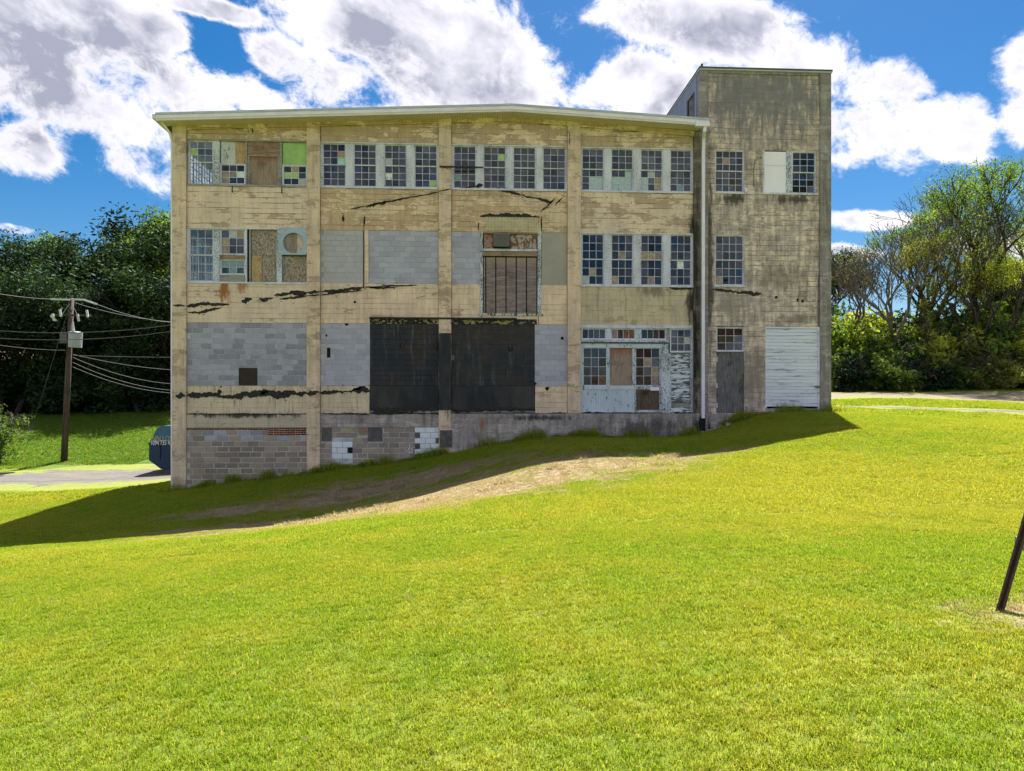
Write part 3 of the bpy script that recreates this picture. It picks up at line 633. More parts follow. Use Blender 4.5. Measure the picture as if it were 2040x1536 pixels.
# bay 1, second row
Z0, Z1 = Z_R2B, Z_R2T
window(X_(373), X_(423.5), Z0, Z1, 3, 3, 3, default=M_GLASS_C)
mullion(424, 435.5, Z0, Z1, M_FLAKE_H)
w2 = window(X_(436), X_(486.5), ZP(460, 507), Z1, 3, 3, 0, {(0, 1): 'l', (0, 2): 't', (1, 0): 't', (2, 0): 'p'}, label='upper sash with patched panes')
w3 = window(X_(436), X_(486.5), ZP(460, 547), ZP(460, 515.5), 3, 2, 0, {(0, 0): 'b', (0, 1): 'b', (0, 2): 'b', (1, 1): 'b'}, label='dropped lower sash of two rows')
board(w3, X_(436.5), X_(486), ZP(460, 515.3), ZP(460, 507.3), YF - .01, M_BEAM, 'plank', .05); board(w3, X_(436.5), X_(486), Z0 + .012, ZP(460, 547.3), YF, M_SILLW, 'plank', .04)
mullion(486.5, 490, Z0, Z1); pbox('dark_gap', X_(490), X_(494), YF + .1, YF + .14, Z0, Z1, M_VOID)
h3 = pbox('hatch', X_(494), X_(549), YF + .02, YF + .12, Z0, Z0 + .02, M_SILLW); h3['label'] = 'window opening closed with strand board'
board(h3, X_(494.2), X_(497.5), Z0 + .02, Z1 - .02, YF, M_SILLW, 'batten', .05); board(h3, X_(498), X_(548.5), ZP(520, 507), Z1 - .02, YF + .06, M_OSB); board(h3, X_(498.5), X_(519), Z0 + .03, ZP(520, 507.5), YF + .05, M_OSB_T); board(h3, X_(519.5), X_(547), Z0 + .03, ZP(520, 507.5), YF + .065, M_OSB)
mullion(549, 560, Z0, Z1, M_FLAKE_H)
fan = empty('exhaust_fan_box', (0, 0, 0)); fan.parent = BLD; fan['label'] = 'galvanised sheet fan housing with a round opening'
fx0, fx1, fz0, fz1 = X_(554.5), X_(610.8), ZP(583, 507), ZP(583, 453); fcx, fcz, fr = X_(584), ZP(584, 483.5), .40
b = MB(); n = 40; ring = []; outer = []
for i in range(n):
    a = 2 * math.pi * i / n; c, s_ = math.cos(a), math.sin(a); k = min((fx1 - fcx if c > 0 else fcx - fx0) / max(abs(c), 1e-6), (fz1 - fcz if s_ > 0 else fcz - fz0) / max(abs(s_), 1e-6))
    ring.append((fcx + c * fr, fcz + s_ * fr)); outer.append((fcx + c * k, fcz + s_ * k))
for yy in (YF - .10,):
    b.v += [(x, yy, z) for x, z in outer] + [(x, yy, z) for x, z in ring] + [(x, yy + .16, z) for x, z in ring] + [(x, yy + .18, z) for x, z in outer]
for i in range(n):
    j = (i + 1) % n; b.f += [(i, j, n + j, n + i), (n + i, n + j, 2 * n + j, 2 * n + i), (3 * n + i, 3 * n + j, j, i)]
b.build('housing', M_GALV, fan)
pbox('back_board', fx0 + .1, fcx + .12, YF - .005, YF + .02, fz0 + .08, fz1 - .08, wood('grey_brown_board', (.34, .27, .23), (.17, .14, .13)), fan); pbox('back_board', fcx + .122, fx1 - .1, YF - .02, YF + .01, fz0 + .08, fz1 - .08, simple('peach_board', (.60, .46, .40), (.40, .31, .28), 4), fan)
h4 = pbox('hatch', X_(560.5), X_(610.5), YF, YF + .1, Z0, Z0 + .03, M_SILLW); h4['label'] = 'grey strand board below the fan housing'
board(h4, X_(563), X_(609), Z0 + .03, ZP(583, 509), YF + .05, M_OSB); board(h4, X_(560.7), X_(562.8), Z0 + .03, ZP(583, 509), YF + .02, M_SILLW, 'batten', .05); board(h4, X_(609.2), X_(610.5), Z0 + .03, ZP(583, 509), YF + .02, M_SILLW, 'batten', .05)
pbox('sill', X_(370) + .01, X_(611) - .01, YW - .035, YF - .022, Z0 - .05, Z0 + .012, M_SASH); pbox('head_trim', X_(370) + .01, X_(554), YW - .015, YF - .013, Z1 - .02, Z1 + .03, M_SASH)
pbox('jamb', X_(370), X_(373) - .002, YF, YF + .14, Z0, Z1, M_FLAKE)
# ---------------------------------------------------------------- block infill
def block_mat(name, a, b, rnd=.25, dirt=.35):
    m_, w = mat(name); p = w.pos(); f = w.noise(p, 30, 6, .7); g = w.noise(p, 1.2, 6, .65); r_ = w.rnd()
    col = w.mix(w.step(f, .3, .7), a, b); col = w.mix(w.step(g, .48, .7, 0, dirt), col, tuple(c * .45 for c in a))
    k = w.step(r_, 0, 1, 1 - rnd, 1 + rnd * .55); col = w.mix(1.0, col, w.comb(k, k, k), 'MULTIPLY')
    finish(w, col, .9, w.bump(f, .4, .008), 0, .15); return m_
M_BLK = block_mat('grey_concrete_block', (.38, .375, .46), (.30, .30, .37))
M_BLK_L = block_mat('pale_concrete_block', (.43, .42, .53), (.37, .36, .46), .12, .2)
M_BLK_S = block_mat('smooth_painted_block', (.44, .42, .47), (.40, .385, .43), .05, .25)
def black_block():
    m_, w = mat('black_painted_block'); p = w.pos(); x, y, z = w.sep(p); g = w.noise(p, .8, 4, .6); f = w.noise(p, 18, 6, .7); st = w.noise(w.comb(x, y, w.m('MULTIPLY', z, .12)), 5, 7, .7)
    col = w.mix(w.step(g, .38, .62), (.013, .017, .028), (.032, .025, .025)); col = w.mix(w.step(st, .52, .72, 0, .55), col, (.12, .12, .125)); col = w.mix(w.step(f, .66, .72, 0, .7), col, (.16, .16, .16))
    k = w.step(w.rnd(), 0, 1, .88, 1.12); col = w.mix(1.0, col, w.comb(k, k, k), 'MULTIPLY'); finish(w, col, .6, w.bump(f, .4, .008), 0, .3); return m_
M_BLK_K = black_block()
M_STONE = block_mat('brownish_rough_block', (.36, .295, .26), (.26, .215, .195), .25, .35)
M_STONE_T = block_mat('tan_stained_block', (.38, .33, .225), (.30, .26, .18), .2, .3)
M_BLK_W = block_mat('white_painted_block', (.72, .76, .84), (.66, .70, .79), .05, .1)
M_BRICK = block_mat('red_brick', (.25, .055, .035), (.13, .03, .025), .5, .3)
M_MORT = simple('grey_mortar', (.60, .60, .66), (.34, .34, .38), 3)
M_MORT_L = simple('pale_mortar', (.56, .55, .53), (.40, .39, .38), 4)
M_MORT_K = simple('black_mortar', (.035, .04, .05), (.014, .015, .02), 4)
M_MORT_D = simple('dark_mortar', (.16, .18, .22), (.10, .11, .14), 4)
def blocks(x0, x1, z0, z1, m_, mort, label, rows=12, bw=.405, gap=.009, y=YW + .012, seed=0, holes=(), name='block_panel', piece='concrete_block', clip=None, pick=None, proud=.012, jit=.003):
    rg = random.Random(seed)
    par = pbox(name, x0, x1, y + proud, D + .4, z0, z1, mort); par['label'] = label
    rh = (z1 - z0) / rows
    for r in range(rows):
        zt = z1 - r * rh; zb_ = zt - rh; x = x0 - (bw * .5 if r % 2 else rg.choice((0, 0, -.12)))
        while x < x1 - .02:
            a, b_ = max(x, x0), min(x + bw, x1); x += bw
            if b_ - a < .03: continue
            if clip and clip((a + b_) / 2, (zt + zb_) / 2): continue
            segs = [(a, b_)]
            for hx0, hx1, hz0, hz1 in holes:
                if zb_ < hz1 - .02 and zt > hz0 + .02:
                    ns = []
                    for (p, q) in segs:
                        if q <= hx0 or p >= hx1: ns.append((p, q))
                        else:
                            if hx0 - p > .03: ns.append((p, hx0))
                            if q - hx1 > .03: ns.append((hx1, q))
                    segs = ns
            for p, q in segs:
                mm = pick((p + q) / 2, (zt + zb_) / 2, rg) if pick else m_
                yy = y + rg.uniform(-jit, jit)
                shared(CBOX, piece, par, ((p + q) / 2, yy + .03, (zt + zb_) / 2), (q - p - gap, .06, rh - gap), mm, (0, rg.uniform(-.006, .006) if jit > .002 else 0, 0))
    return par
hx = (X_(474), X_(510.5), Z_R1B - .02, ZP(490, 733))
bp = blocks(X_(370), X_(611), Z_R1B, Z_R1T, M_BLK, M_MORT, 'grey concrete block infill with pale joints and a small dark hatch', seed=1, holes=[hx], gap=.013)
shared(CBOX, 'concrete_block', bp, ((hx[0] + hx[1]) / 2, YW + .042, (hx[3] + Z_R1B + 4 * (Z_R1T - Z_R1B) / 12) / 2), (hx[1] - hx[0] + .05, .06, Z_R1B + 4 * (Z_R1T - Z_R1B) / 12 - hx[3] - .008), M_BLK)
sh = pbox('shutter', hx[0] + .02, hx[1] - .02, YW + .014, YW + .03, hx[2] + .025, hx[3] - .02, M_BROWNH, bp); sh['label'] = 'small dark brown hatch'
b = MB().box(hx[0], hx[0] + .03, YW, YW + .06, hx[2] + .025, hx[3]).box(hx[1] - .03, hx[1], YW, YW + .06, hx[2] + .025, hx[3]).box(hx[0] + .03, hx[1] - .03, YW, YW + .06, hx[3] - .03, hx[3]); b.build('hatch_frame', M_BROWNH, bp)
slot = (X_(650), X_(657), ZP(653, 712), ZP(653, 692))
bp = blocks(X_(637), X_(736), Z_R1B, Z_R1T, M_BLK_L, M_MORT_L, 'pale grey block infill with a narrow black slot', seed=2, holes=[slot], gap=.007)
pbox('slot', slot[0], slot[1], YW + .019, YW + .03, slot[2], slot[3], M_VOID, bp)
blocks(X_(736), X_(874), Z_R1B, Z_R1T, M_BLK_K, M_MORT_K, 'black painted block infill left of the middle pilaster', seed=3, gap=.006)
blocks(X_(899), X_(1066), Z_R1B, Z_R1T, M_BLK_K, M_MORT_D, 'black painted block infill right of the middle pilaster', seed=4, gap=.005)
bp = blocks(X_(1066), X_(1131), Z_R1B, Z_R1T, M_BLK_L, M_MORT_L, 'narrow pale grey block infill beside the black panel', seed=5, gap=.007)
pbox('vent_hole', X_(1118), X_(1123.5), YW + .008, YW + .02, ZP(1120, 676), ZP(1120, 670.5), M_VOID, bp)
blocks(X_(637), X_(723), Z_R2B, Z_R2T, M_BLK_S, M_DGREY, 'smooth grey painted block infill on the second storey', rows=10, seed=6, gap=.003, jit=.001)
pbox('strip_pier', X_(725.5), X_(733.5), YW - .03, D + .4, Z_R2B, Z_R2T, M_SPAN_C); pbox('joint_tar', X_(723), X_(725.4), YW - .012, D + .4, Z_R2B, Z_R2T, M_TAR)
blocks(X_(733.5), X_(874), Z_R2B, Z_R2T, M_BLK_L, M_MORT, 'pale concrete block infill on the second storey', rows=10, seed=7, gap=.007)
blocks(X_(899), X_(957), Z_R2B, Z_R2T, M_BLK_L, M_MORT_L, 'pale block infill left of the plank door', rows=10, seed=8, gap=.006)
panel((1079, 1131), Z_R2B, Z_R2T, M_DGREY, 'render_panel', YW + .01)
# black heads above the black panels, ragged lower paint edges
M_RAG = flaky('ragged_black_paint', (.018, .02, .028), (.46, .38, .23), .52, 7, (1, 1, 1.6))
pbox('black_head', X_(736), X_(874), YW - .006, YW + .05, Z_R1T - .0, ZP(805, 633), M_RAG); pbox('black_head', X_(899), X_(1070), YW - .006, YW + .05, Z_R1T, ZP(985, 635), M_RAG)
pbox('black_drip_edge', X_(736), X_(1030), D - .03, YW, ZP(805, 635.5) + .0, ZP(805, 632), M_TAR)
pbox('door_sill', X_(953), X_(1082), YW - .04, YW, 5.06, 5.15, flaky('flaked_concrete_sill', (.50, .48, .45), (.10, .095, .09), .52, 6))
# ---------------------------------------------------------------- loading door on the second storey
dr = empty('loading_door', (0, 0, 0)); dr.parent = BLD; dr['label'] = 'tall weathered plank loading door below rusty boards'
pbox('jamb', X_(957), X_(962), YW - .02, D + .4, 5.15, Z_R2T, M_FLAKE_H, dr); pbox('jamb', X_(1071.5), X_(1079), YW - .02, D + .4, 5.15, Z_R2T, M_FLAKE_H, dr)
pbox('frame_head', X_(962), X_(1071.5), YF - .03, YF + .1, ZP(1016, 464.5), Z_R2T, M_BEAM, dr)
board(dr, X_(964), X_(982), ZP(975, 494), ZP(975, 465), YF + .04, M_RUSTB); board(dr, X_(1016.5), X_(1046), ZP(1030, 494), ZP(1030, 465), YF + .035, M_RUSTP); board(dr, X_(1046.5), X_(1070), ZP(1060, 494), ZP(1060, 465), YF + .045, M_RUSTP)
board(dr, X_(962.2), X_(1071), ZP(1016, 499), ZP(1016, 494.3), YF, M_FLAKE, 'rail', .06)
bx = MB().box(X_(983), X_(1015), YF - .16, YF + .03, ZP(999, 491), ZP(999, 464.8)).build('vent_box', simple('dark_mesh', (.12, .12, .11), (.2, .19, .17), 30), dr); bx['label'] = 'grey mesh vent box'
b = MB()
for i in range(9): z = ZP(999, 489.5 - i * 2.8); b.box(X_(984.5), X_(1013.5), YF - .175, YF - .161, z - .012, z + .006)
b.build('vent_louvre', M_DSTEEL, dr)
board(dr, X_(962.2), X_(1071), ZP(1016, 509), ZP(1016, 500.5), YF - .03, M_BEAM, 'beam', .1)
edges = [962.5, 968, 988, 1008.5, 1029, 1049.5, 1070.5]
for a, b_ in zip(edges, edges[1:]):
    zc = ZP(1016, 562)
    for z0, z1 in ((5.16, zc - .003), (zc + .003, ZP(1016, 511.5))): board(dr, X_(a) + .022, X_(b_) - .022, z0, z1, YF + .03 + RNG.uniform(-.004, .004), M_PLANK, 'plank', .03)
pbox('door_back', X_(962), X_(1071.5), YF + .075, YF + .09, 5.15, ZP(1016, 509), M_VOID, dr)
# corrugated flashing above the door
b = MB(); zt, zb_ = ZP(1020, 431.5), ZP(1020, 458); k = 36
for i in range(k):
    xa = X_(968) + (X_(1072) - X_(968)) * i / k; wd = (X_(1072) - X_(968)) / k
    b.box(xa, xa + wd * .62, YW - .03, YW, zb_, zt)
fl = b.build('ribbed_flashing', facade('ribbed_flashing_paint', (.62, .55, .38), TAN_D, .62, .4, .1, .1), BLD)
# ---------------------------------------------------------------- tar lines of vanished lean-to roofs
def tar(pts, w0, seed, name='tar_line', blobs=10, y=YW, w1=None):
    """a ragged smear of roofing tar along a line: uneven band, crumbs beside it"""
    rg = random.Random(seed); pts = [(X_(a), ZP(a, b_)) for a, b_ in pts]; P = []
    for (x0, z0), (x1, z1) in zip(pts, pts[1:]):
        L = math.hypot(x1 - x0, z1 - z0); n = max(2, int(L / .028))
        for i in range(n): t = i / n; P.append((x0 + (x1 - x0) * t, z0 + (z1 - z0) * t))
    P.append(pts[-1]); b = MB(); N = len(P); nr = np.random.default_rng(seed)
    def wob(k):
        v = sum(np.interp(np.arange(N), np.linspace(0, N, max(2, int(N / s_) + 2)), nr.uniform(-1, 1, max(2, int(N / s_) + 2))) * am for s_, am in ((1.2, .35), (4, .5), (14, .6), (40, .5)))
        return np.clip(k + v * k, .04, 3)
    a_, c_ = wob(1.), wob(1.); mid = (wob(.5) - .5)
    dx, dz = pts[-1][0] - pts[0][0], pts[-1][1] - pts[0][1]; l_ = math.hypot(dx, dz); nx_, nz_ = -dz / l_, dx / l_
    for i, (x, z) in enumerate(P):
        ww = w0 if w1 is None else w0 + (w1 - w0) * i / N
        tip = min(1, .25 + min(i, N - 1 - i) * .12)
        u_, d_ = ww * (.55 * a_[i] + mid[i] * .5) * tip, -ww * (.55 * c_[i] - mid[i] * .5) * tip
        for q, yy in ((u_, y - .018), (d_, y - .018), (u_, y + .01), (d_, y + .01)): b.v.append((x + nx_ * q, yy, z + nz_ * q))
    for i in range(N - 1):
        o = i * 4; q = o + 4; b.f += [(o + 1, q + 1, q, o), (o, q, q + 2, o + 2), (o + 3, q + 3, q + 1, o + 1)]
    for _ in range(int(N / 7)):
        x, z = P[rg.randrange(N)]; x += rg.gauss(0, .03); z += rg.gauss(0, w0 * .9 + .02); r_ = rg.uniform(.008, .03); k = 6; o = len(b.v); ph = rg.uniform(0, 6)
        b.v += [(x + math.cos(ph + j * 1.047) * r_ * rg.uniform(.6, 1.6), y - .008, z + math.sin(ph + j * 1.047) * r_ * rg.uniform(.5, 1.1)) for j in range(k)]; b.f.append(tuple(range(o, o + k)))
    return b.build(name, M_TAR, BLD)
YT = D - .004
def across(pts, w0, seed, w1=None):     # a line that runs over panels and pilasters: cut where the wall steps
    xs_ = [p[0] for p in pts]; ysx = [p[1] for p in pts]
    cuts = sorted(set([xs_[0], xs_[-1]] + [c for bay in BAYS for c in bay if xs_[0] < c < xs_[-1]]))
    for i, (a, b_) in enumerate(zip(cuts, cuts[1:])):
        mid = (a + b_) / 2; on_panel = any(l < mid < r for l, r in BAYS)
        inner = [(p, q) for p, q in pts if a < p < b_]
        seg = [(a, float(np.interp(a, xs_, ysx)))] + inner + [(b_, float(np.interp(b_, xs_, ysx)))]
        tar(seg, w0, seed + i, y=YW if on_panel else D)
across([(345, 608), (371, 609), (405, 606), (455, 606)], .085, 11); across([(373, 621), (395, 624), (440, 612)], .07, 12)
across([(480, 601), (500, 594)], .16, 13); across([(515, 594), (543, 594)], .13, 14); across([(545, 588), (610, 583), (637, 580), (724, 572)], .10, 15, .17); across([(555, 596), (610, 589), (640, 587), (722, 578)], .05, 16)
across([(724, 571), (780, 569), (830, 567)], .05, 17); tar([(736, 572.5), (790, 570)], .07, 18)
across([(350, 788), (372, 789), (480, 787), (611, 783), (720, 777), (736, 781)], .16, 19, .09); tar([(697, 779), (722, 772)], .12, 20); tar([(432, 783), (438, 777)], .3, 21); tar([(518, 784), (533, 780)], .24, 22); tar([(437, 772), (440, 769)], .12, 23)
across([(697, 415), (740, 406), (875, 381), (899, 376), (955, 369)], .045, 24, .13); across([(728, 411.5), (775, 400)], .11, 25); tar([(948, 370), (962, 366.5)], .14, 48)
tar([(985, 376), (1005, 378), (1100, 403)], .09, 26); tar([(1078, 420), (1107, 393)], .06, 27); tar([(1107, 405), (1121, 392)], .06, 28)
tar([(956, 429), (1076, 431)], .13, 29); tar([(1079.5, 430), (1080, 460)], .055, 30); tar([(953.5, 441), (953, 458)], .05, 31)
tar([(726, 428), (724.5, 456)], .06, 32, w1=.03); tar([(724, 560), (724, 573)], .07, 33)
tar([(877, 333), (899, 333)], .05, 34, y=D); pbox('iron_bar', X_(876), X_(963), D - .06, D - .03, ZP(920, 335), ZP(920, 332), M_TAR)
tar([(1331, 571), (1360, 573), (1384, 572)], .09, 35); tar([(1384, 572.5), (1396, 574)], .09, 36, y=D); tar([(1420, 575), (1460, 580), (1517, 585)], .05, 37, w1=.14, y=D + .06)
tar([(736, 815), (874, 816)], .13, 38); tar([(899, 816), (1066, 816)], .13, 39); tar([(370, 825), (611, 825)], .035, 40, y=D + .05); tar([(637, 824), (736, 825)], .035, 41, y=D + .05); tar([(736, 823), (900, 824), (1130, 824)], .06, 42, y=D + .045)
tar([(1157, 823.5), (1383, 824)], .07, 43, y=D + .045); tar([(500, 253), (502, 263)], .06, 44); tar([(1135, 260), (1135.5, 290)], .035, 45, y=D); tar([(683, 427), (684, 440)], .10, 46)
for px, py, r_ in ((649, 668, .05), (706, 601, .06), (1066, 764, .07), (1091, 774, .09), (870, 690, .12), (1017, 695, .12), (799, 688, .10), (690, 645, .08), (1450, 556, .06), (1600, 599, .07), (1590, 597, .06), (1548, 592, .07)):
    k = 9; rg = random.Random(px); c = (X_(px), ZP(px, py)); tow = px > 1411; yy = D + .06 if tow else (YW + .012 if py > 640 and py < 768 else YW)
    MB().prism([(c[0] + math.cos(-a * 2 * math.pi / k) * r_ * rg.uniform(.6, 1.2), c[1] + math.sin(-a * 2 * math.pi / k) * r_ * rg.uniform(.6, 1.2)) for a in range(k)], yy - .006, yy + .03).build('wall_hole', M_VOID, BLD)
# old ring bolts and clamps on the black wall
for px, py in ((868, 690), (1016, 694), (800, 689)): MB().tube([(X_(px), YW - .02, ZP(px, py) + .05), (X_(px) + .05, YW - .06, ZP(px, py)), (X_(px), YW - .02, ZP(px, py) - .05)], .018, 5).build('ring_bolt', M_DSTEEL, BLD)
# ---------------------------------------------------------------- ground floor doors of bay 4
X0, X1 = X_(1157), X_(1383)
pbox('opening_back', X0, X1, D + 1.6, D + 1.65, Z_LEDGE, Z_R1T, M_VOID)
pbox('head_trim', X0 + .01, X1 - .01, YW - .015, YF, ZP(1240, 653), Z_R1T, M_FLAKE)
tz0, tz1 = ZP(1240, 677), ZP(1240, 653)
for a, b_, pm in ((1159, 1209.5, {}), (1218, 1268.5, {(0, 0): 'p', (0, 1): 'n', (0, 2): 'o', (0, 3): 'o'}), (1277, 1329.5, {(0, 2): 'n', (0, 3): 'd'})): window(X_(a), X_(b_), tz0, tz1, 4, 1, 0, pm, name='transom_window')
mullion(1209.5, 1218, tz0, tz1, M_BLUEW); mullion(1268.5, 1277, tz0, tz1, M_BLUEW)
pbox('transom_beam', X_(1157), X_(1333), YF - .05, YF + .1, ZP(1240, 682), tz0, M_FLAKE_H); pbox('drip_cap', X_(1157), X_(1333), YF - .075, YF - .051, ZP(1240, 683.5), ZP(1240, 681), M_DSTEEL)
mullion(1329.5, 1336, ZP(1240, 683), tz1, M_SILLW)
window(X_(1336.5), X_(1381), ZP(1359, 702), tz1, 3, 3, 0, {(1, 2): 'l'}, label='three by three window above the ruined clapboards')
pbox('jamb', X_(1381) + .002, X1, YF, YF + .14, Z_LEDGE + .03, tz1, M_FLAKE)
lk = pbox('clapboard_panel', X_(1336), X_(1381), YF + .05, YF + .1, Z_LEDGE + .03, ZP(1359, 703), M_SILLW); lk['label'] = 'clapboards with ruined white paint'
cz0, cz1 = Z_LEDGE + .04, ZP(1359, 704.5); n = 12
for i in range(n):
    z0 = cz0 + (cz1 - cz0) * i / n; z1 = cz0 + (cz1 - cz0) * (i + 1) / n - .012
    if i == 1: continue
    shared(UBOX, 'clapboard', lk, ((X_(1339) + X_(1376)) / 2, YF + .03, (z0 + z1) / 2), (X_(1376) - X_(1339), .03, z1 - z0), M_CLAP_H, (R(-8), RNG.uniform(-.012, .012), 0))
for a, b_ in ((1333, 1338.6), (1376.4, 1381)): board(lk, X_(a), X_(b_), Z_LEDGE + .03, ZP(1359, 703), YF - .02, M_FLAKE_H, 'casing', .07)
pbox('door_frame_head', X_(1157), X_(1330), YF - .02, YF + .1, ZP(1240, 692.5), ZP(1240, 684), M_BLUEW)
pbox('door_jamb', X_(1157), X_(1160.5), YF - .02, YF + .1, Z_LEDGE + .03, ZP(1240, 692.7), M_BLUEW); pbox('door_jamb', X_(1318.5), X_(1333), YF - .03, YF + .1, Z_LEDGE + .03, ZP(1324, 684.2), M_FLAKE_H)
def door_leaf(a, b_, kind, pm=None, label=''):
    x0, x1 = X_(a), X_(b_); zg0, zg1 = ZP(1240, 768), ZP(1240, 693); zr = ZP(1240, 776); zb_ = Z_LEDGE + .04; d = MB()
    st = .07
    d.box(x0, x0 + st, YF, YF + .05, zb_, zg1).box(x1 - st, x1, YF, YF + .05, zb_, zg1).box(x0 + st, x1 - st, YF, YF + .05, zr, zg0).box(x0 + st, x1 - st, YF, YF + .05, zb_, zb_ + .09)
    o = d.build('door', M_BLUEW if kind != 'right' else M_FLAKE_H, BLD); o['label'] = label
    if kind == 'middle': board(o, x0 + .03, x1 - .03, zg0, zg1, YF + .012, M_PLY_D)
    else: sash(o, x0 + st - .02, x1 - st + .02, zg0, zg1, 3, 4, pm or {}, YF + .012, m_=M_SASH, bar=.02)
    if kind == 'right': board(o, x0 + st, x1 - st, zb_ + .09, zr, YF + .02, M_PLY_B); board(o, X_(1297), X_(1315), ZP(1306, 778), ZP(1306, 771), YF - .012, M_WHITEP, 'white_label', .01)
    else:
        nb = 9; bw = (x1 - x0 - 2 * st) / nb
        for i in range(nb): board(o, x0 + st + bw * i + .003, x0 + st + bw * (i + 1) - .003, zb_ + .09, zr, YF + .02 + RNG.uniform(0, .004), M_BLUEW, 'bead_board', .015)
    return o
door_leaf(1160.5, 1212, 'left', {(3, 2): 'o', (3, 1): 'n'}, 'pale blue glazed door leaf with beadboard foot'); door_leaf(1212.3, 1265, 'middle', None, 'pale blue door leaf with a plywood sheet for glass'); door_leaf(1265.3, 1318.3, 'right', {(0, 0): 'd', (0, 1): 'd', (1, 0): 'n', (1, 1): 't', (2, 2): 't', (3, 0): 'n', (3, 1): 'n', (3, 2): 'p', (2, 0): 'n'}, 'heavily flaked glazed door leaf with a brown board below')
# ---------------------------------------------------------------- basement infill
def ground_z(x): return H(x, D)
clipb = lambda x, z: z < ground_z(x) - .25
b1x = (X_(366), X_(611)); z_bt = Z_BASE
def pick_stone(x, z, rg): return M_STONE_T if z < -.95 and rg.random() < .5 else M_STONE if z < .1 or rg.random() < .3 else M_BLK
blocks(X_(370), X_(611), -2.0, z_bt - .105, M_STONE, M_MORT_L, 'rough grey basement blocks below a course of red brick', rows=12, bw=.46, gap=.022, y=D + .075, seed=10, clip=clipb, pick=pick_stone, holes=[(X_(533), X_(611), z_bt - .316, z_bt)], jit=.008)
def bricks(x0, x1, z0, z1, rows, seed, parent_label):
    rg = random.Random(seed); par = pbox('brick_course', x0, x1, D + .082, D + .4, z0, z1, M_MORT_L); par['label'] = parent_label; rh = (z1 - z0) / rows
    for r in range(rows):
        bw = .105 if r % 2 == 0 else .21; x = x0
        while x < x1 - .03:
            b_ = min(x + bw, x1); shared(CBOX, 'brick', par, ((x + b_) / 2, D + .10 + rg.uniform(-.004, .004), z1 - (r + .5) * rh), (b_ - x - .014, .06, rh - .014), M_BRICK); x += bw
bricks(X_(370), X_(533), z_bt - .105, z_bt, 2, 1, 'thin course of red brick'); bricks(X_(533), X_(611), z_bt - .316, z_bt, 4, 2, 'patch of small red bricks')
wh1 = (X_(660), X_(702), ZP(680, 915), ZP(680, 880)); wh2 = (X_(826), X_(874), -1.3, z_bt); steel = [(X_(640), X_(661), ZP(650, 879), z_bt), (X_(732), X_(762), ZP(745, 879), z_bt), (X_(714), X_(732), ZP(722, 866), z_bt)]
blocks(X_(637), X_(826), -1.6, z_bt, M_STONE, M_MORT, 'rough basement blocks around a white patch', rows=11, bw=.41, gap=.018, y=D + .075, seed=11, clip=clipb, holes=[wh1] + steel, pick=lambda x, z, rg: M_STONE if rg.random() < .8 else M_STONE_T, jit=.008)
blocks(wh1[0], wh1[1], wh1[2], wh1[3], M_BLK_W, M_MORT_D, 'small patch of white painted blocks', rows=3, bw=.41, y=D + .07, seed=12, gap=.012, jit=.001, pick=lambda x, z, rg: M_VOID if x > wh1[1] - .12 and abs(z - (wh1[2] + wh1[3]) / 2) < .1 else M_BLK_W)
blocks(wh2[0], wh2[1], wh2[2], wh2[3], M_BLK_W, M_MORT_D, 'column of white painted blocks', rows=9, bw=.41, y=D + .07, seed=13, gap=.012, jit=.001, clip=clipb, pick=lambda x, z, rg: M_DSTEEL if (x < wh2[0] + .13 or x > wh2[1] - .13) and rg.random() < .75 else M_BLK_W)
for q in steel: pbox('steel_plate', q[0] + .01, q[1] - .01, D + .06, D + .1, q[2], q[3] - .002, M_DSTEEL if q is not steel[2] else M_BEAM)
pbox('steel_plate', X_(876.5), X_(901), D - .05, D + .0, ZP(888, 891), ZP(888, 857), M_DSTEEL)
text_mesh('chalk_number', '103', .27, M_WHITEP, BLD, (X_(806), D + .064, ZP(806, 903)), (R(90), 0, R(0)), xs=.8)
# ---------------------------------------------------------------- tower
ZT = ZP(1395, 139)
T0, T1 = X_(1411), X_(1634); YTW = D + .06
pbox('tower_pilaster', TX0, T0, D, D + .4, Z_LEDGE - 2, ZT, M_TPIL); pbox('tower_pilaster', T1, BX1, D, D + .4, -1.5, ZT, M_TPIL)
pbox('tower_beam', T0, T1, D + .012, D + .4, ZP(1520, 147), ZT, M_TPIL)
w1 = (X_(1425.5), X_(1484)); w2x = (X_(1521), X_(1628)); g = (X_(1526), X_(1634)); dz = ZP(1455, 702)
def twall(x0, x1, z0, z1): pbox('tower_panel', x0, x1, YTW, D + .4, z0, z1, M_TOWER)
zt0 = ZP(1520, 147)
twall(T0, T1, Z_R3T, zt0)
twall(T0, w1[0], Z_R3B, Z_R3T); twall(w1[1], w2x[0], Z_R3B, Z_R3T); twall(w2x[1], T1, Z_R3B, Z_R3T)
twall(T0, T1, Z_R2T, Z_R3B); twall(T0, w1[0], Z_R2B, Z_R2T); twall(w1[1], T1, Z_R2B, Z_R2T)
twall(T0, T1, 4.68, Z_R2B); twall(T0, X_(1428), Z_LEDGE, 4.68); twall(X_(1483.5), g[0], Z_LEDGE - 1, 4.68)
twall(T0, X_(1483.5), -1.5, Z_LEDGE); pbox('tower_step', g[0], g[1], D + .1, D + .4, 0, 1.37, M_BASE)
pbox('tower_footing', TX0 - .3, X_(1500), D - .06, D - .002, -1.2, Z_LEDGE - .03, M_BASE)
yf = YF; YF = YTW + .01
window(w1[0], w1[1], Z_R3B, Z_R3T, 4, 3, 3, {(1, 1): 'r'}, {(1, 2): 'n'}, 'wide window with a rusty patched pane'); window(w1[0], w1[1], Z_R2B + .03, Z_R2T, 4, 3, 3, {}, {(2, 0): 't'}, 'wide window with one tan pane')
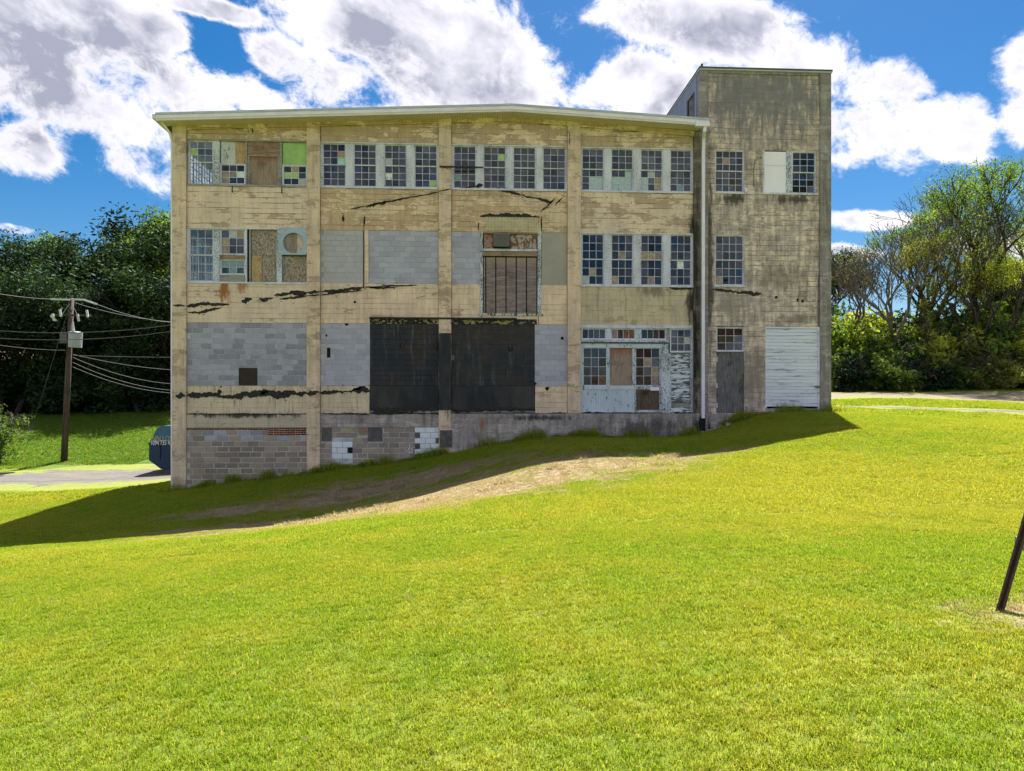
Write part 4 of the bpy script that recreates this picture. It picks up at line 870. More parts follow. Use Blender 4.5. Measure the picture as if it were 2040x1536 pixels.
window(X_(1579), X_(1627.5), Z_R3B, Z_R3T, 3, 3, 3, {}, {(1, 2): 'v', (2, 0): 'v', (2, 1): 'v'}, 'window with three broken panes')
mullion(1567.5, 1579, Z_R3B, Z_R3T, M_FLAKE_H)
wp = pbox('white_shutter', X_(1521), X_(1524), YF - .01, YF + .1, Z_R3B, Z_R3T, M_FLAKE); wp['label'] = 'opening closed with a plain white panel'
board(wp, X_(1524), X_(1567.5), Z_R3B + .005, ZP(1545, 329), YF + .01, M_WHITEP); board(wp, X_(1524), X_(1567.5), ZP(1545, 328.6), Z_R3T - .04, YF + .008, M_WHITEP)
for a, b_, z in ((w1[0], w1[1], Z_R3B), (w1[0], w1[1], Z_R2B + .03), (w2x[0], w2x[1], Z_R3B)): pbox('sill', a - .04, b_ + .04, YTW - .05, YTW - .001, z - .055, z + .01, M_FLAKE)
window(X_(1428), X_(1483.5), ZP(1455, 700.5), 4.66, 3, 3, 0, {(0, 0): 'd', (0, 1): 'd', (0, 2): 'd', (1, 0): 'n', (1, 1): 'n', (2, 0): 'n'}, 'three by three window above the grey plywood door')
pd = pbox('plywood_door', X_(1428.5), X_(1483), YTW + .02, YTW + .06, Z_LEDGE, ZP(1455, 701), M_PLY_G); pd['label'] = 'grey weathered plywood door'
for z in (3.35, 2.3, 1.5): pbox('hinge', X_(1428) - .03, X_(1428) + .06, YTW - .012, YTW + .019, z - .1, z + .1, M_ALU_G, pd)
gd = MB().box(g[0], g[0] + .05, YTW - .01, YTW + .12, 1.37, 4.68).box(g[1] - .07, g[1], YTW - .02, YTW + .12, 1.1, 4.68).box(g[0] + .05, g[1] - .07, YTW - .01, YTW + .12, 4.61, 4.68).build('board_door', M_CLAP, BLD); gd['label'] = 'wide door of white horizontal boards'
n = 23; z0_, z1_ = 1.45, 4.60
for i in range(n):
    za = z0_ + (z1_ - z0_) * i / n; zb_ = z0_ + (z1_ - z0_) * (i + 1) / n - .007
    shared(UBOX, 'board', gd, ((g[0] + g[1]) / 2 - .01, YTW + .02, (za + zb_) / 2), (g[1] - g[0] - .125, .025, zb_ - za), M_CLAP, (R(-3), RNG.uniform(-.001, .001), 0))
MB().tube([(g[1] + .02, YTW - .03, ZP(1632, 769)), (g[1] - .12, YTW - .07, ZP(1628, 772)), (g[1] - .2, YTW - .06, ZP(1625, 771))], .03, 6).build('door_latch', M_DSTEEL, gd)
YF = yf
# floors and sides of the tower
for z in (Z_LEDGE - .25, 5.3, 8.95): pbox('tower_floor', TX0 + .3, BX1 - .3, D + .41, D + 6.6, z, z + .25, M_IN)
pbox('tower_side_wall', BX1 - .3, BX1 - .002, D + .4, D + 6.6, -1.5, ZT - .01, M_TPIL); pbox('tower_back_wall', TX0, BX1, D + 6.6, D + 7, -1.5, ZT - .01, M_TPIL)
pbox('tower_side_wall', TX0 + .03, TX0 + .3, D + .4, D + 6.6, -1, ZT - .012, M_IN)
dy0, dy1, dzz = D + .75, D + 1.55, ZP(1395, 172)
b = MB()
for ya, yb in ((D + .4, dy0), (dy1, D + 3.0), (D + 3.02, D + 4.6), (D + 4.62, D + 6.6)): b.box(TX0 - .03, TX0 + .03, ya, yb, 10.6, ZT - .05)
b.box(TX0 - .03, TX0 + .03, dy0, dy1, dzz, ZT - .05); b.build('cladding', M_METAL, BLD)
MB().box(TX0 - .045, TX0 + .03, dy0 - .07, dy0, 10.6, dzz + .08).box(TX0 - .045, TX0 + .03, dy1, dy1 + .16, 10.6, dzz + .08).box(TX0 - .045, TX0 + .03, dy0, dy1, dzz, dzz + .08).build('roof_door_frame', M_ROOF, BLD)
pbox('roof_door', TX0 + .0, TX0 + .028, dy0, dy1, 10.6, dzz, M_PLY_G)
MB().box(TX0 - .05, BX1 + .04, D - .05, D + 7.05, ZT + .05, ZT + .12).build('tower_roof', M_ROOF, BLD)
pbox('tower_drip_edge', TX0 - .04, BX1 + .03, D - .04, D + 7.0, ZT, ZT + .05, M_ALU_G)
MB().tube([(TX0 + .1, D + .1, ZT + .1), (TX0 + .1, D + .1, ZT + .28)], .05, 6).build('roof_vent', M_ROOF, BLD)
# service mast hook and small boxes
MB().tube([(X_(1502), YTW - .06, ZP(1502, 336)), (X_(1503), YTW - .1, ZP(1503, 322)), (X_(1508), YTW - .12, ZP(1508, 315)), (X_(1515), YTW - .08, ZP(1515, 313)), (X_(1519), YTW - .02, ZP(1519, 314))], .022, 6).build('service_conduit', M_TPIL, BLD)
MB().tube([(X_(1502), YTW - .03, ZP(1502, 336)), (X_(1502.5), YTW - .03, ZP(1502, 372))], .012, 5).build('service_cable', M_DSTEEL, BLD)
pbox('junction_box', X_(1484.5), X_(1488), YTW - .08, YTW, ZP(1486, 382), ZP(1486, 375), M_ALU)
# ---------------------------------------------------------------- roof, soffit, rake trim, downspouts
OV = .62; YE = D - OV
def XE(px): return ratio(px) * YE
def ZE(px, py): return EYE + ray(px, py)[1] * YE
crest = [(310, 226), (1022, 208), (1412, 237)]
top = [(XE(a), ZE(a, b_)) for a, b_ in crest]
def band(dz0, dz1, y0, y1, name, m_, x_end=None):
    pts = list(top)
    if x_end is not None:
        (xa, za), (xb, zb_) = pts[1], pts[2]; pts[2] = (x_end, za + (zb_ - za) * (x_end - xa) / (xb - xa))
    poly = [(x, z + dz1) for x, z in pts] + [(x, z + dz0) for x, z in reversed(pts)]
    return MB().prism(poly[::-1], y0, y1).build(name, m_, rf)
rf = MB().prism([(x, z - .005) for x, z in top[:2]][::-1] + [(top[0][0], top[0][1] - .16), (top[1][0], top[1][1] - .16)], YE + .05, BY1 + .4)
a, b_ = top[1], (TX0 - .06, top[1][1] + (top[2][1] - top[1][1]) * (TX0 - .06 - top[1][0]) / (top[2][0] - top[1][0]))
rf.prism([a, b_][::-1] + [(a[0], a[1] - .16), (b_[0], b_[1] - .16)], YE + .05, BY1 + .4)
rf = rf.build('roof', M_ROOF, BLD); rf['label'] = 'shallow gable roof with pale metal edge'
band(-.055, .025, YE - .04, YE + .1, 'rake_cap', M_ALU_G); band(-.185, -.056, YE - .015, YE + .05, 'fascia', M_ALU); band(-.27, -.186, YE + .0, YE + .05, 'lower_fascia', M_ALU_C, TX0 - .03)
# soffit of narrow slats
def zs(x):
    return np.interp(x, [t[0] for t in top], [t[1] for t in top]) - .245
b = MB(); x = top[0][0]; step = .098
while x < TX0 - .06:
    x1 = min(x + step - .010, TX0 - .06); ya, yb = YE + .05, D + .02
    za, zb_ = zs(x), zs(x1); zc = float(ZR(343 + 0 * x)) ; b.v += []
    o = len(b.v)
    b.v += [(x, ya, za), (x1, ya, zb_), (x1, yb, zb_), (x, yb, za), (x, ya, za + .02), (x1, ya, zb_ + .02), (x1, yb, zb_ + .02), (x, yb, za + .02)]
    b.f += [tuple(o + i for i in q) for q in ((0, 3, 2, 1), (4, 5, 6, 7), (0, 1, 5, 4), (1, 2, 6, 5), (2, 3, 7, 6), (3, 0, 4, 7))]; x += step
b.build('soffit', M_SOFFIT, rf)
pb = [(x, zs(x) + .025) for x in (top[0][0], top[1][0], TX0 - .06)]
MB().prism((pb + [(x, z + .04) for x, z in reversed(pb)]), YE + .05, D + .05).build('soffit_backing', M_DSTEEL, rf)
gx1 = XE(1413); gz = ZE(1405, 247); MB().box(XE(1385), gx1, YE - .06, YE + .12, gz - .10, gz + .10).build('gutter_end', M_ALU, rf)
b = MB().box(top[0][0] - .12, top[0][0] + .0, YE - .02, BY1 + .4, top[0][1] - .2, top[0][1] - .03); b.build('gutter', M_ALU_C, rf)
def flatspout(pts, w_, d_, name):
    b = MB()
    for p in pts: x, y, z = p; b.v += [(x - w_, y - d_, z), (x + w_, y - d_, z), (x + w_, y + d_, z), (x - w_, y + d_, z)]
    for i in range(len(pts) - 1):
        for k in range(4): j = (k + 1) % 4; b.f.append((i * 4 + k, (i + 1) * 4 + k, (i + 1) * 4 + j, i * 4 + j))
    e = (len(pts) - 1) * 4; b.f += [(0, 1, 2, 3), (e + 3, e + 2, e + 1, e)]
    o = b.build(name, M_ALU, BLD); return o
flatspout([(XE(1405), YE + .02, gz - .08), (XE(1404), YE + .04, ZE(1404, 262)), (X_(1400.5), D - .09, ZP(1400, 278)), (X_(1400), D - .07, ZP(1400, 300)), (X_(1399.5), D - .07, ZP(1399, 833))], .062, .04, 'downspout')['label'] = 'tall white downspout beside the tower'
flatspout([(top[0][0] + .1, YE + .3, top[0][1] - .2), (top[0][0] + .3, YE + .5, top[0][1] - .5), (BX0 - .045, D + .12, top[0][1] - .75), (BX0 - .045, D + .12, H(BX0, D) + .08), (BX0 - .10, D + .0, H(BX0, D) + .02)], .04, .05, 'downspout')['label'] = 'white downspout on the left corner'
pbox('splash_pit', X_(1392), X_(1404), D - .075, D - .061, H(X_(1398), D) - .1, ZP(1398, 834), M_VOID)
ORG = Vector((0, 0, 0))
# ================================================================== trees and shrubs
M_BARK = simple('dark_bark', (.075, .06, .05), (.03, .025, .022), 8, .95, stretch=(1, 1, .3), bump=.4)
M_BARK_G = simple('grey_bark', (.15, .13, .12), (.07, .06, .055), 8, .95, stretch=(1, 1, .3), bump=.4)
def leaf_mat(name, a, b, trans, tf=.35):
    m_, w = mat(name); p = w.pos(); at_ = w.n('ShaderNodeAttribute', attribute_name='tone')
    f = w.noise(p, .35, 4, .55); t = at_.outputs['Fac']
    k = w.m('ADD', w.m('MULTIPLY', t, .62), w.m('MULTIPLY', w.step(f, .36, .64), .45)); col = w.mix(w.step(k, .30, 1.0), a, b)
    df = w.n('ShaderNodeBsdfDiffuse'); w.put(df.inputs[0], col)
    tr = w.n('ShaderNodeBsdfTranslucent'); w.put(tr.inputs[0], w.mix(1.0, col, trans, 'MULTIPLY'))
    gl = w.n('ShaderNodeBsdfGlossy'); gl.inputs['Roughness'].default_value = .6; w.put(gl.inputs[0], (.4, .45, .5))
    m1 = w.n('ShaderNodeMixShader'); m1.inputs[0].default_value = tf; w.nt.links.new(df.outputs[0], m1.inputs[1]); w.nt.links.new(tr.outputs[0], m1.inputs[2])
    m2 = w.n('ShaderNodeMixShader'); m2.inputs[0].default_value = .035; w.nt.links.new(m1.outputs[0], m2.inputs[1]); w.nt.links.new(gl.outputs[0], m2.inputs[2])
    o = w.n('ShaderNodeOutputMaterial'); w.nt.links.new(m2.outputs[0], o.inputs[0]); return m_
L_DARK = leaf_mat('dark_green_leaves', (.007, .018, .008), (.05, .09, .028), (1.2, 1.3, .5), .22)
L_MID = leaf_mat('mid_green_leaves', (.05, .09, .015), (.15, .23, .04), (1.5, 1.5, .5), .52)
L_LIME = leaf_mat('lime_green_leaves', (.17, .21, .025), (.38, .40, .08), (1.5, 1.5, .5), .52)
L_OLIVE = leaf_mat('olive_brown_leaves', (.08, .085, .025), (.24, .25, .07), (1.4, 1.4, .5), .48)
def skeleton(seed, h, r0, levels=5, spread=.62, kids=3, trunk=.32, up=.35, crook=.16, ratio_=.72, lean=0.):
    rg = random.Random(seed); segs = []; tips = []
    def grow(p, d, L, r, lv):
        n = 3 if lv < 3 else 2; q = p
        for i in range(n):
            d = (d + Vector((rg.gauss(0, crook), rg.gauss(0, crook), rg.gauss(0, crook * .6) + (.04 if lv else 0)))).normalized()
            q2 = q + d * (L / n); ra = r * (1 - .28 * i / n); rb = r * (1 - .28 * (i + 1) / n); segs.append((q, q2, ra, rb, lv))
            if lv >= 1 and i < n - 1 and lv < levels and rg.random() < .55: child(q2, d, L * .75, rb * .6, lv + 1)
            q = q2
        if lv >= levels - 1: tips.append(q)
        if lv < levels:
            for k in range(kids if lv else kids + 2): child(q, d, L * ratio_ * rg.uniform(.75, 1.1), r * .62, lv + 1)
    def child(p, d, L, r, lv):
        a = Vector((rg.gauss(0, 1), rg.gauss(0, 1), rg.gauss(0, .6))).normalized()
        nd = (d + a * spread * (1.25 if lv < 3 else 1.) + Vector((0, 0, up * rg.uniform(.2, 1)))).normalized(); grow(p, nd, L, r, lv)
    grow(Vector((0, 0, -.25)), Vector((lean, 0, 1)).normalized(), h * trunk, r0, 0)
    zmax = max(s[1].z for s in segs); k = h / zmax
    segs = [(a * k, b_ * k, c, e, l) for a, b_, c, e, l in segs]; tips = [t * k for t in tips]
    return segs, tips
def seg_mesh(name, segs, m_, minr=.012):
    V = []; F = []
    for a, b_, ra, rb, lv in segs:
        n = 6 if lv == 0 else 4 if lv < 3 else 3; t = (b_ - a); 
        if t.length < 1e-6: continue
        t.normalize(); u = t.cross(Vector((.3, .9, .2))).normalized(); v_ = t.cross(u); o = len(V); ra, rb = max(ra, minr), max(rb, minr)
        for p, r_ in ((a - t * ra * .3, ra), (b_ + t * rb * .3, rb)):
            for k in range(n): g_ = 2 * math.pi * k / n; V.append(tuple(p + (u * math.cos(g_) + v_ * math.sin(g_)) * r_))
        for k in range(n): k2 = (k + 1) % n; F.append((o + k, o + k2, o + n + k2, o + n + k))
    me = bpy.data.meshes.new(name); me.from_pydata(V, [], F); me.update(); me.materials.append(m_); return me
def leaf_mesh(name, centers, per, spread, size, m_, seed, flatz=.75, up=.4):
    rg = np.random.default_rng(seed); C = np.array([tuple(c) for c in centers]); n = len(C) * per
    base = np.repeat(C, per, 0); off = rg.normal(0, 1, (n, 3)); off /= np.linalg.norm(off, axis=1)[:, None]; rad = rg.random(n) ** .45
    P = base + off * (rad * spread)[:, None] * np.array([1, 1, flatz])
    N = off * .7 + rg.normal(0, .6, (n, 3)) + np.array([0, 0, up]); N /= np.linalg.norm(N, axis=1)[:, None]
    T = np.cross(N, rg.normal(0, 1, (n, 3))); T /= np.linalg.norm(T, axis=1)[:, None]; B = np.cross(N, T)
    s = size * rg.uniform(.6, 1.35, n)[:, None]; wv = s * .42
    V = np.stack([P - T * s * .5, P + B * wv * .5 + N * s * .06, P + T * s * .55 - N * s * .08, P - B * wv * .5 + N * s * .06], 1).reshape(-1, 3)
    me = bpy.data.meshes.new(name); me.vertices.add(len(V)); me.vertices.foreach_set('co', V.ravel()); me.loops.add(4 * n); me.polygons.add(n)
    me.loops.foreach_set('vertex_index', np.arange(4 * n, dtype=np.int32)); me.polygons.foreach_set('loop_start', np.arange(0, 4 * n, 4, dtype=np.int32))
    try: me.polygons.foreach_set('loop_total', np.full(n, 4, dtype=np.int32))
    except Exception: pass
    me.update(calc_edges=True)
    at_ = me.attributes.new('tone', 'FLOAT', 'POINT'); cl = np.repeat(rg.random(len(C)), per); tone = np.clip(.55 * cl + .45 * rg.random(n), 0, 1); at_.data.foreach_set('value', np.repeat(tone, 4).astype(np.float32))
    me.materials.append(m_); return me
def plant(name, loc, rz, sc, parts, label, cat, group=None, tilt=0):
    r = empty(name, loc, rz); r.scale = sc if hasattr(sc, '__len__') else (sc, sc, sc); r.rotation_euler = (tilt, 0, rz)
    for pn, me, m_ in parts:
        o = bpy.data.objects.new(pn, me)
        if m_ is not None: o.material_slots[0].link = 'OBJECT'; o.material_slots[0].material = m_
        link(o, r)
    return tag(r, label, cat, group)
# ---- kinds of trees (unit: metres)
KD = []          # dense woodland trees
for i in range(4):
    sg, tp = skeleton(20 + i, 20, .34, 4, .60, 3, .22, .30)
    low = [Vector((random.Random(i * 99 + k).gauss(0, 3.0), random.Random(i * 77 + k).gauss(0, 3.0), random.Random(i * 55 + k).uniform(3.5, 11))) for k in range(70)]
    KD.append([('trunk', seg_mesh('woodland_trunk', [s for s in sg if s[4] < 4], M_BARK), None), ('crown', leaf_mesh('woodland_crown', tp + low, int(13000 / len(tp + low)), 1.75, .52, L_DARK, i), L_DARK)])
KO = []          # open leafy trees, branches show
for i in range(3):
    sg, tp = skeleton(60 + i, 18, .26, 5, .60, 2, .24, .32)
    rg_ = random.Random(i); tp = [t for t in tp if rg_.random() < .45]
    KO.append([('trunk', seg_mesh('open_tree_trunk', sg, M_BARK, .018), None), ('crown', leaf_mesh('open_tree_crown', tp, max(4, int(9000 / len(tp))), .85, .19, L_MID, 40 + i), L_MID)])
KB = []          # bare trees
for i in range(3):
    sg, tp = skeleton(90 + i, 15, .24, 6, .58, 2, .22, .36, .17, .76)
    rg_ = random.Random(i + 5); few = [t for t in tp if rg_.random() < .07]
    KB.append([('trunk', seg_mesh('bare_tree_branches', sg, M_BARK_G, .016), None), ('leaves', leaf_mesh('bare_tree_leaves', few, 12, .45, .13, L_OLIVE, 70 + i), L_OLIVE)])
KS = []          # shrubs
for i in range(4):
    rg_ = random.Random(200 + i); cs = []
    for k in range(60):
        a = rg_.uniform(0, 6.283); r_ = rg_.random() ** .6 * 1.9; cs.append(Vector((math.cos(a) * r_, math.sin(a) * r_, rg_.uniform(.2, 2.9) * (1 - (r_ / 2.6) ** 2))))
    sg, tp = skeleton(210 + i, 2.8, .05, 3, .8, 3, .2, .2)
    KS.append([('stems', seg_mesh('shrub_stems', sg, M_BARK, .012), None), ('foliage', leaf_mesh('shrub_foliage', cs, 75, .62, .24, L_MID, 80 + i), L_MID)])
def put(kind, m_): return [(n_, me, (m_ if me is kind[1][1] else None)) for n_, me, _ in kind]
def spot(px, Y): x = ratio(px) * Y; return Vector((x, Y, H(x, Y) - .1))
def up_to(px, py, Y): return at(px, py, Y).z
RT = random.Random(31)
# ---- wood on the left: crown tops follow the skyline
LEFT = [(-70, 530, 70, 0), (5, 520, 66, 2), (55, 490, 72, 1), (112, 440, 76, 0), (165, 445, 74, 3), (222, 440, 72, 1), (262, 392, 84, 2), (300, 480, 68, 0), (345, 405, 82, 3), (380, 440, 74, 1), (60, 560, 68, 3), (140, 520, 67, 2), (215, 500, 66, 0), (280, 530, 65, 3), (30, 600, 66, 1), (-140, 540, 72, 2), (330, 520, 67, 2), (420, 450, 72, 0), (-30, 560, 67, 3), (100, 590, 66, 0), (180, 590, 66, 1), (250, 610, 66, 2), (310, 600, 67, 1)]
for i, (px, py, Y, k) in enumerate(LEFT):
    s0 = spot(px, Y); hgt = max(6., up_to(px, py, Y) - s0.z); sc = hgt / 22.3; sw = max(sc, .62) * RT.uniform(.95, 1.15)
    lab, grp = 'dense dark green tree in the wood behind the utility pole', 'trees of the dark wood on the left'
    if (px, py) == (262, 395): lab, grp = 'tallest dark tree of the left wood, rising above the others beside the building', None
    if (px, py) == (345, 405): lab, grp = 'lighter green tree top peeking up right at the left edge of the building', None
    plant('woodland_tree', s0, RT.uniform(0, 6.28), (sw, sw, sc), put(KD[k], L_MID if (px, py) in ((345, 405), (300, 480), (112, 440)) else L_DARK), lab, 'tree', grp)
SH_L = [(px, RT.uniform(66, 69.5)) for px in range(-120, 420, 30)]
for i, (px, Y) in enumerate(SH_L):
    s0 = spot(px, Y); sc = RT.uniform(1.1, 1.9)
    plant('woodland_shrub', s0, RT.uniform(0, 6.28), (sc * 1.15, sc, sc), put(KS[i % 4], L_DARK), 'dark undergrowth shrub at the foot of the left wood', 'shrub', 'undergrowth of the left wood')
# ---- trees on the right
g_open = None
RIGHT_O = [(1880, 350, 62, 0, L_MID, 'thin leafy tree with dark open branches left of the tallest right hand tree'), (1985, 325, 60, 1, L_MID, 'tallest leafy tree at the right edge'), (2090, 345, 62, 2, L_MID, 'leafy tree just past the right edge of the picture'), (1935, 470, 57, 2, L_LIME, 'bright yellow green tree lit by the sun among the right hand trees'), (2020, 440, 57, 0, L_LIME, 'second yellow green tree close to the right edge'), (1850, 470, 61, 1, L_OLIVE, 'olive leafed slim tree behind the leaning trunk')]
for (px, py, Y, k, m_, lab) in RIGHT_O:
    s0 = spot(px, Y); sc = (up_to(px, py, Y) - s0.z) / 18.3
    plant('roadside_tree', s0, RT.uniform(0, 6.28), (sc * 1.0, sc * 1.0, sc), put(KO[k], m_), lab, 'tree')
RIGHT_B = [(1795, 425, 58, 0, 'bare grey tree with a fan of fine branches, nearest to the tower'), (1845, 400, 60, 1, 'taller bare tree between the fan shaped one and the leafy trees'), (1735, 490, 60, 2, 'low bare tree close behind the tower'), (1900, 330, 64, 2, 'bare branches standing above the leafy crowns')]
for (px, py, Y, k, lab) in RIGHT_B:
    s0 = spot(px, Y); sc = (up_to(px, py, Y) - s0.z) / 15.2
    plant('bare_tree', s0, RT.uniform(0, 6.28), (sc * 1.1, sc * 1.1, sc), KB[k], lab, 'tree')
s0 = spot(1650, 72); sc = (up_to(1650, 497, 72) - s0.z) / 20.5
plant('woodland_tree', s0, .5, (sc * .8, sc * .8, sc), put(KD[1], L_DARK), 'round dark tree peeking out beside the right edge of the tower', 'tree')
for i, (px, py, Y) in enumerate([(1990, 560, 66), (2060, 520, 68), (1910, 640, 67), (1830, 690, 68), (1760, 690, 68), (1690, 660, 66), (2130, 540, 66)]):
    s0 = spot(px, Y); sc = (up_to(px, py, Y) - s0.z) / 20.5
    plant('thicket_tree', s0, RT.uniform(0, 6.28), (sc * 1.25, sc * 1.25, sc), put(KD[i % 4], (L_MID, L_MID, L_MID, L_DARK)[i % 4]), 'leafy tree in the thicket behind the right hand shrubs', 'tree', 'trees of the right hand thicket')
lt = spot(1868, 56); M_ = MB(); M_.tube([(0, 0, -.3), (-.35, 0, 2.2), (-.8, .1, 4.6), (-1.1, .2, 7.5)], [.26, .22, .17, .08], 8)
rg_ = random.Random(3)
lv_ = [Vector((-.9 * z / 6 + rg_.gauss(0, .25), rg_.gauss(0, .25), z)) for z in np.linspace(.8, 7, 26)]
lm = M_.build('trunk', M_BARK, None); COL.objects.unlink(lm)
plant('ivy_trunk', lt, 0, 1, [('trunk', lm.data, None), ('ivy', leaf_mesh('ivy_leaves', lv_, 60, .45, .17, L_OLIVE, 5), None)], 'leaning ivy covered trunk in front of the right hand thicket', 'tree')
SHR = []; ORD = ['first', 'second', 'third', 'fourth', 'fifth', 'sixth', 'seventh', 'eighth', 'ninth', 'tenth', 'eleventh', 'twelfth', 'thirteenth', 'fourteenth', 'fifteenth', 'sixteenth', 'seventeenth', 'eighteenth', 'nineteenth', 'twentieth', 'twenty-first', 'twenty-second', 'twenty-third']
k = 0
for row, (Y0, n_, smin, smax) in enumerate([(55.5, 17, .75, 1.15), (57.5, 17, 1.2, 1.7), (60.5, 15, 1.6, 2.4)]):
    for i in range(n_):
        px = 1650 + (2120 - 1650) * (i + .5) / n_ + RT.uniform(-12, 12); Y = Y0 + RT.uniform(-.7, .7); s0 = spot(px, Y); sc = RT.uniform(smin, smax)
        mm = RT.choice([L_MID, L_MID, L_DARK, L_OLIVE, L_LIME, L_LIME] if row < 2 else [L_MID, L_MID, L_MID, L_LIME])
        nm = {id(L_MID): 'green', id(L_DARK): 'dark green', id(L_OLIVE): 'olive brown', id(L_LIME): 'yellow green'}[id(mm)]
        SHR.append((px, row, nm, plant('thicket_shrub', s0, RT.uniform(0, 6.28), (sc * 1.2, sc, sc), put(KS[k % 4], mm), 'shrub', 'shrub', f'{nm} shrubs of the right hand thicket'))); k += 1
for row, where in enumerate(('front row', 'middle row', 'back row')):
    for nm in ('green', 'dark green', 'olive brown', 'yellow green'):
        for i, q in enumerate(sorted((q for q in SHR if q[1] == row and q[2] == nm), key=lambda q: q[0])): q[3]['label'] = f'{nm} shrub, {where} of the right thicket, {ORD[i]} from the tower'
# bush at the left edge of the picture
s0 = spot(2, 44); rg_ = random.Random(9)
cs = [Vector((rg_.gauss(0, .75), rg_.gauss(0, .7), rg_.uniform(.6, 3.3))) for _ in range(46)] + [Vector((rg_.gauss(-.3, .25), 0, rg_.uniform(3, 4.3))) for _ in range(5)]
sg, tp = skeleton(400, 3.8, .06, 3, .7, 3, .2, .25)
plant('young_tree', s0, 0, .85, [('stems', seg_mesh('young_tree_stems', sg, M_BARK_G, .015), None), ('foliage', leaf_mesh('young_tree_leaves', cs, 30, .55, .22, L_MID, 6), None)], 'bright young leafy tree cut by the left edge of the picture', 'tree')
# ================================================================== utility pole and lines
M_POLE = wood('weathered_pole_wood', (.09, .068, .058), (.045, .034, .03), None, True, .5, 1.5)
M_STEELG = simple('grey_painted_steel', (.30, .34, .37), (.24, .28, .31), 3, .5, .1, bump=.03)
M_WIRE = simple('grey_wire', (.06, .063, .068), (.045, .047, .05), 4, .6, bump=0)
M_PORC = simple('porcelain', (.55, .57, .60), (.4, .42, .45), 6, .35, bump=.02)
PY_ = 45.0
pb_ = at(127, 912, PY_); pt_ = at(143, 594, PY_); base = Vector((pb_.x, PY_, H(pb_.x, PY_) - .05)); topv = Vector((pt_.x, PY_, pt_.z))
ORG = base; up_ = empty('utility_pole', base); tag(up_, 'wooden utility pole with crossarm, fuses and a grey transformer can', 'utility pole')
MB().tube([base + Vector((0, 0, -.3)), base.lerp(topv, .5), topv], [.19, .165, .13], 10).build('pole', M_POLE, up_, True)
def PU(px, py, dy=0): v = at(px, py, PY_); v.y += dy; return v
MB().box(PU(103, 0).x, PU(184, 0).x, PY_ - .24, PY_ - .14, PU(0, 629.5).z, PU(0, 626).z).build('crossarm', M_POLE, up_)
MB().tube([PU(105, 597, -.2), PU(143, 598, -.2)], .055, 6).build('strain_insulator', M_PORC, up_); MB().tube([PU(146, 597, -.2), PU(170, 598, -.2), PU(197, 607, -.2)], .06, 6).build('strain_insulator', M_PORC, up_)
MB().tube([PU(107, 630, -.3), PU(117, 640, -.3)], .06, 6).build('fuse_cutout', M_PORC, up_)
for px, py in ((112, 632), (126, 624), (161, 633), (179, 625)): MB().tube([PU(px - 1, py - 6, -.3), PU(px + 1.5, py + 8, -.3)], [.07, .07], 7).build('fuse_cutout', M_PORC, up_)
MB().tube([PU(128, 627, -.2), PU(141, 606, -.15)], .02, 4).build('arm_brace', M_STEELG, up_); MB().tube([PU(158, 627, -.2), PU(145, 606, -.15)], .02, 4).build('arm_brace', M_STEELG, up_)
tc0, tc1 = PU(156, 693, -.35), PU(157, 662, -.35)
can = MB().tube([tc0, tc0.lerp(tc1, .95), tc1], [.36, .38, .30], 16).build('transformer_can', M_STEELG, up_, False); MB().tube([PU(153, 662, -.35), PU(152, 642, -.35)], [.07, .035], 7).build('bushing', M_PORC, can)
MB().box(PU(124, 0).x, PU(138, 0).x, PY_ - .28, PY_ - .2, PU(0, 684).z, PU(0, 663).z).build('switch_box', M_DSTEEL, up_)
MB().box(PU(138, 0).x, PU(148, 0).x, PY_ - .34, PY_ - .15, PU(0, 682).z, PU(0, 678).z).build('can_bracket', M_DSTEEL, up_)
MB().tube([PU(124, 662, -.12), PU(124, 684, -.12)], .02, 4).build('conduit', M_STEELG, up_)
ORG = Vector((0, 0, 0))
def wire(name, a, b_, sag, r_, label, cat, group=None, n=14):
    pts = []
    for i in range(n + 1): t = i / n; p = Vector(a).lerp(Vector(b_), t); p.z -= sag * 4 * t * (1 - t); pts.append(p)
    return tag(MB().tube(pts, r_, 5).build(name, M_WIRE, None), label, cat, group)
WR = .016
GW = 'overhead wires of the utility pole'
wire('power_line', at(-260, 505, 38), PU(107, 597, -.2), .5, WR, 'upper wire rising from the pole top to the left edge', 'wire', GW)
wire('power_line', PU(196, 607, -.2), at(430, 640, 50), .5, WR, 'higher of two close wires from the pole top towards the building', 'wire', GW)
wire('power_line', PU(148, 603), at(430, 643, 50), .4, WR, 'lower of two close wires from the pole top towards the building', 'wire', GW)
wire('power_line', at(-220, 632, 40), at(480, 622, 43), 1.0, .019, 'long thick wire passing in front of the pole just below the crossarm', 'wire', GW)
wire('power_line', at(-220, 648, 40), at(480, 634, 43), 1.0, .019, 'long thick wire passing in front of the pole above the transformer', 'wire', GW)
wire('power_line', at(-220, 636, 40), PU(136, 698), .4, WR, 'wire from the middle of the pole to the left edge', 'wire', GW)
wire('power_line', PU(146, 708), at(450, 712, 49), .05, WR, 'level wire from the middle of the pole to the building', 'wire', GW)
for i, (y0, y1, sg_) in enumerate(((706, 738, .35), (712, 760, .75), (722, 772, .8), (731, 778, .75))): wire('service_cable', PU(145, y0), at(450, y1, 50), sg_, WR * 1.15, ('topmost', 'second', 'third', 'lowest')[i] + ' of the slack cables sagging from the pole towards the building', 'cable', 'slack cables below the transformer')
gw = at(47, 838, 47); wire('guy_wire', PU(136, 618), (gw.x, 47, H(gw.x, 47)), 0, .014, 'taut guy wire slanting from the pole top to the ground', 'wire')
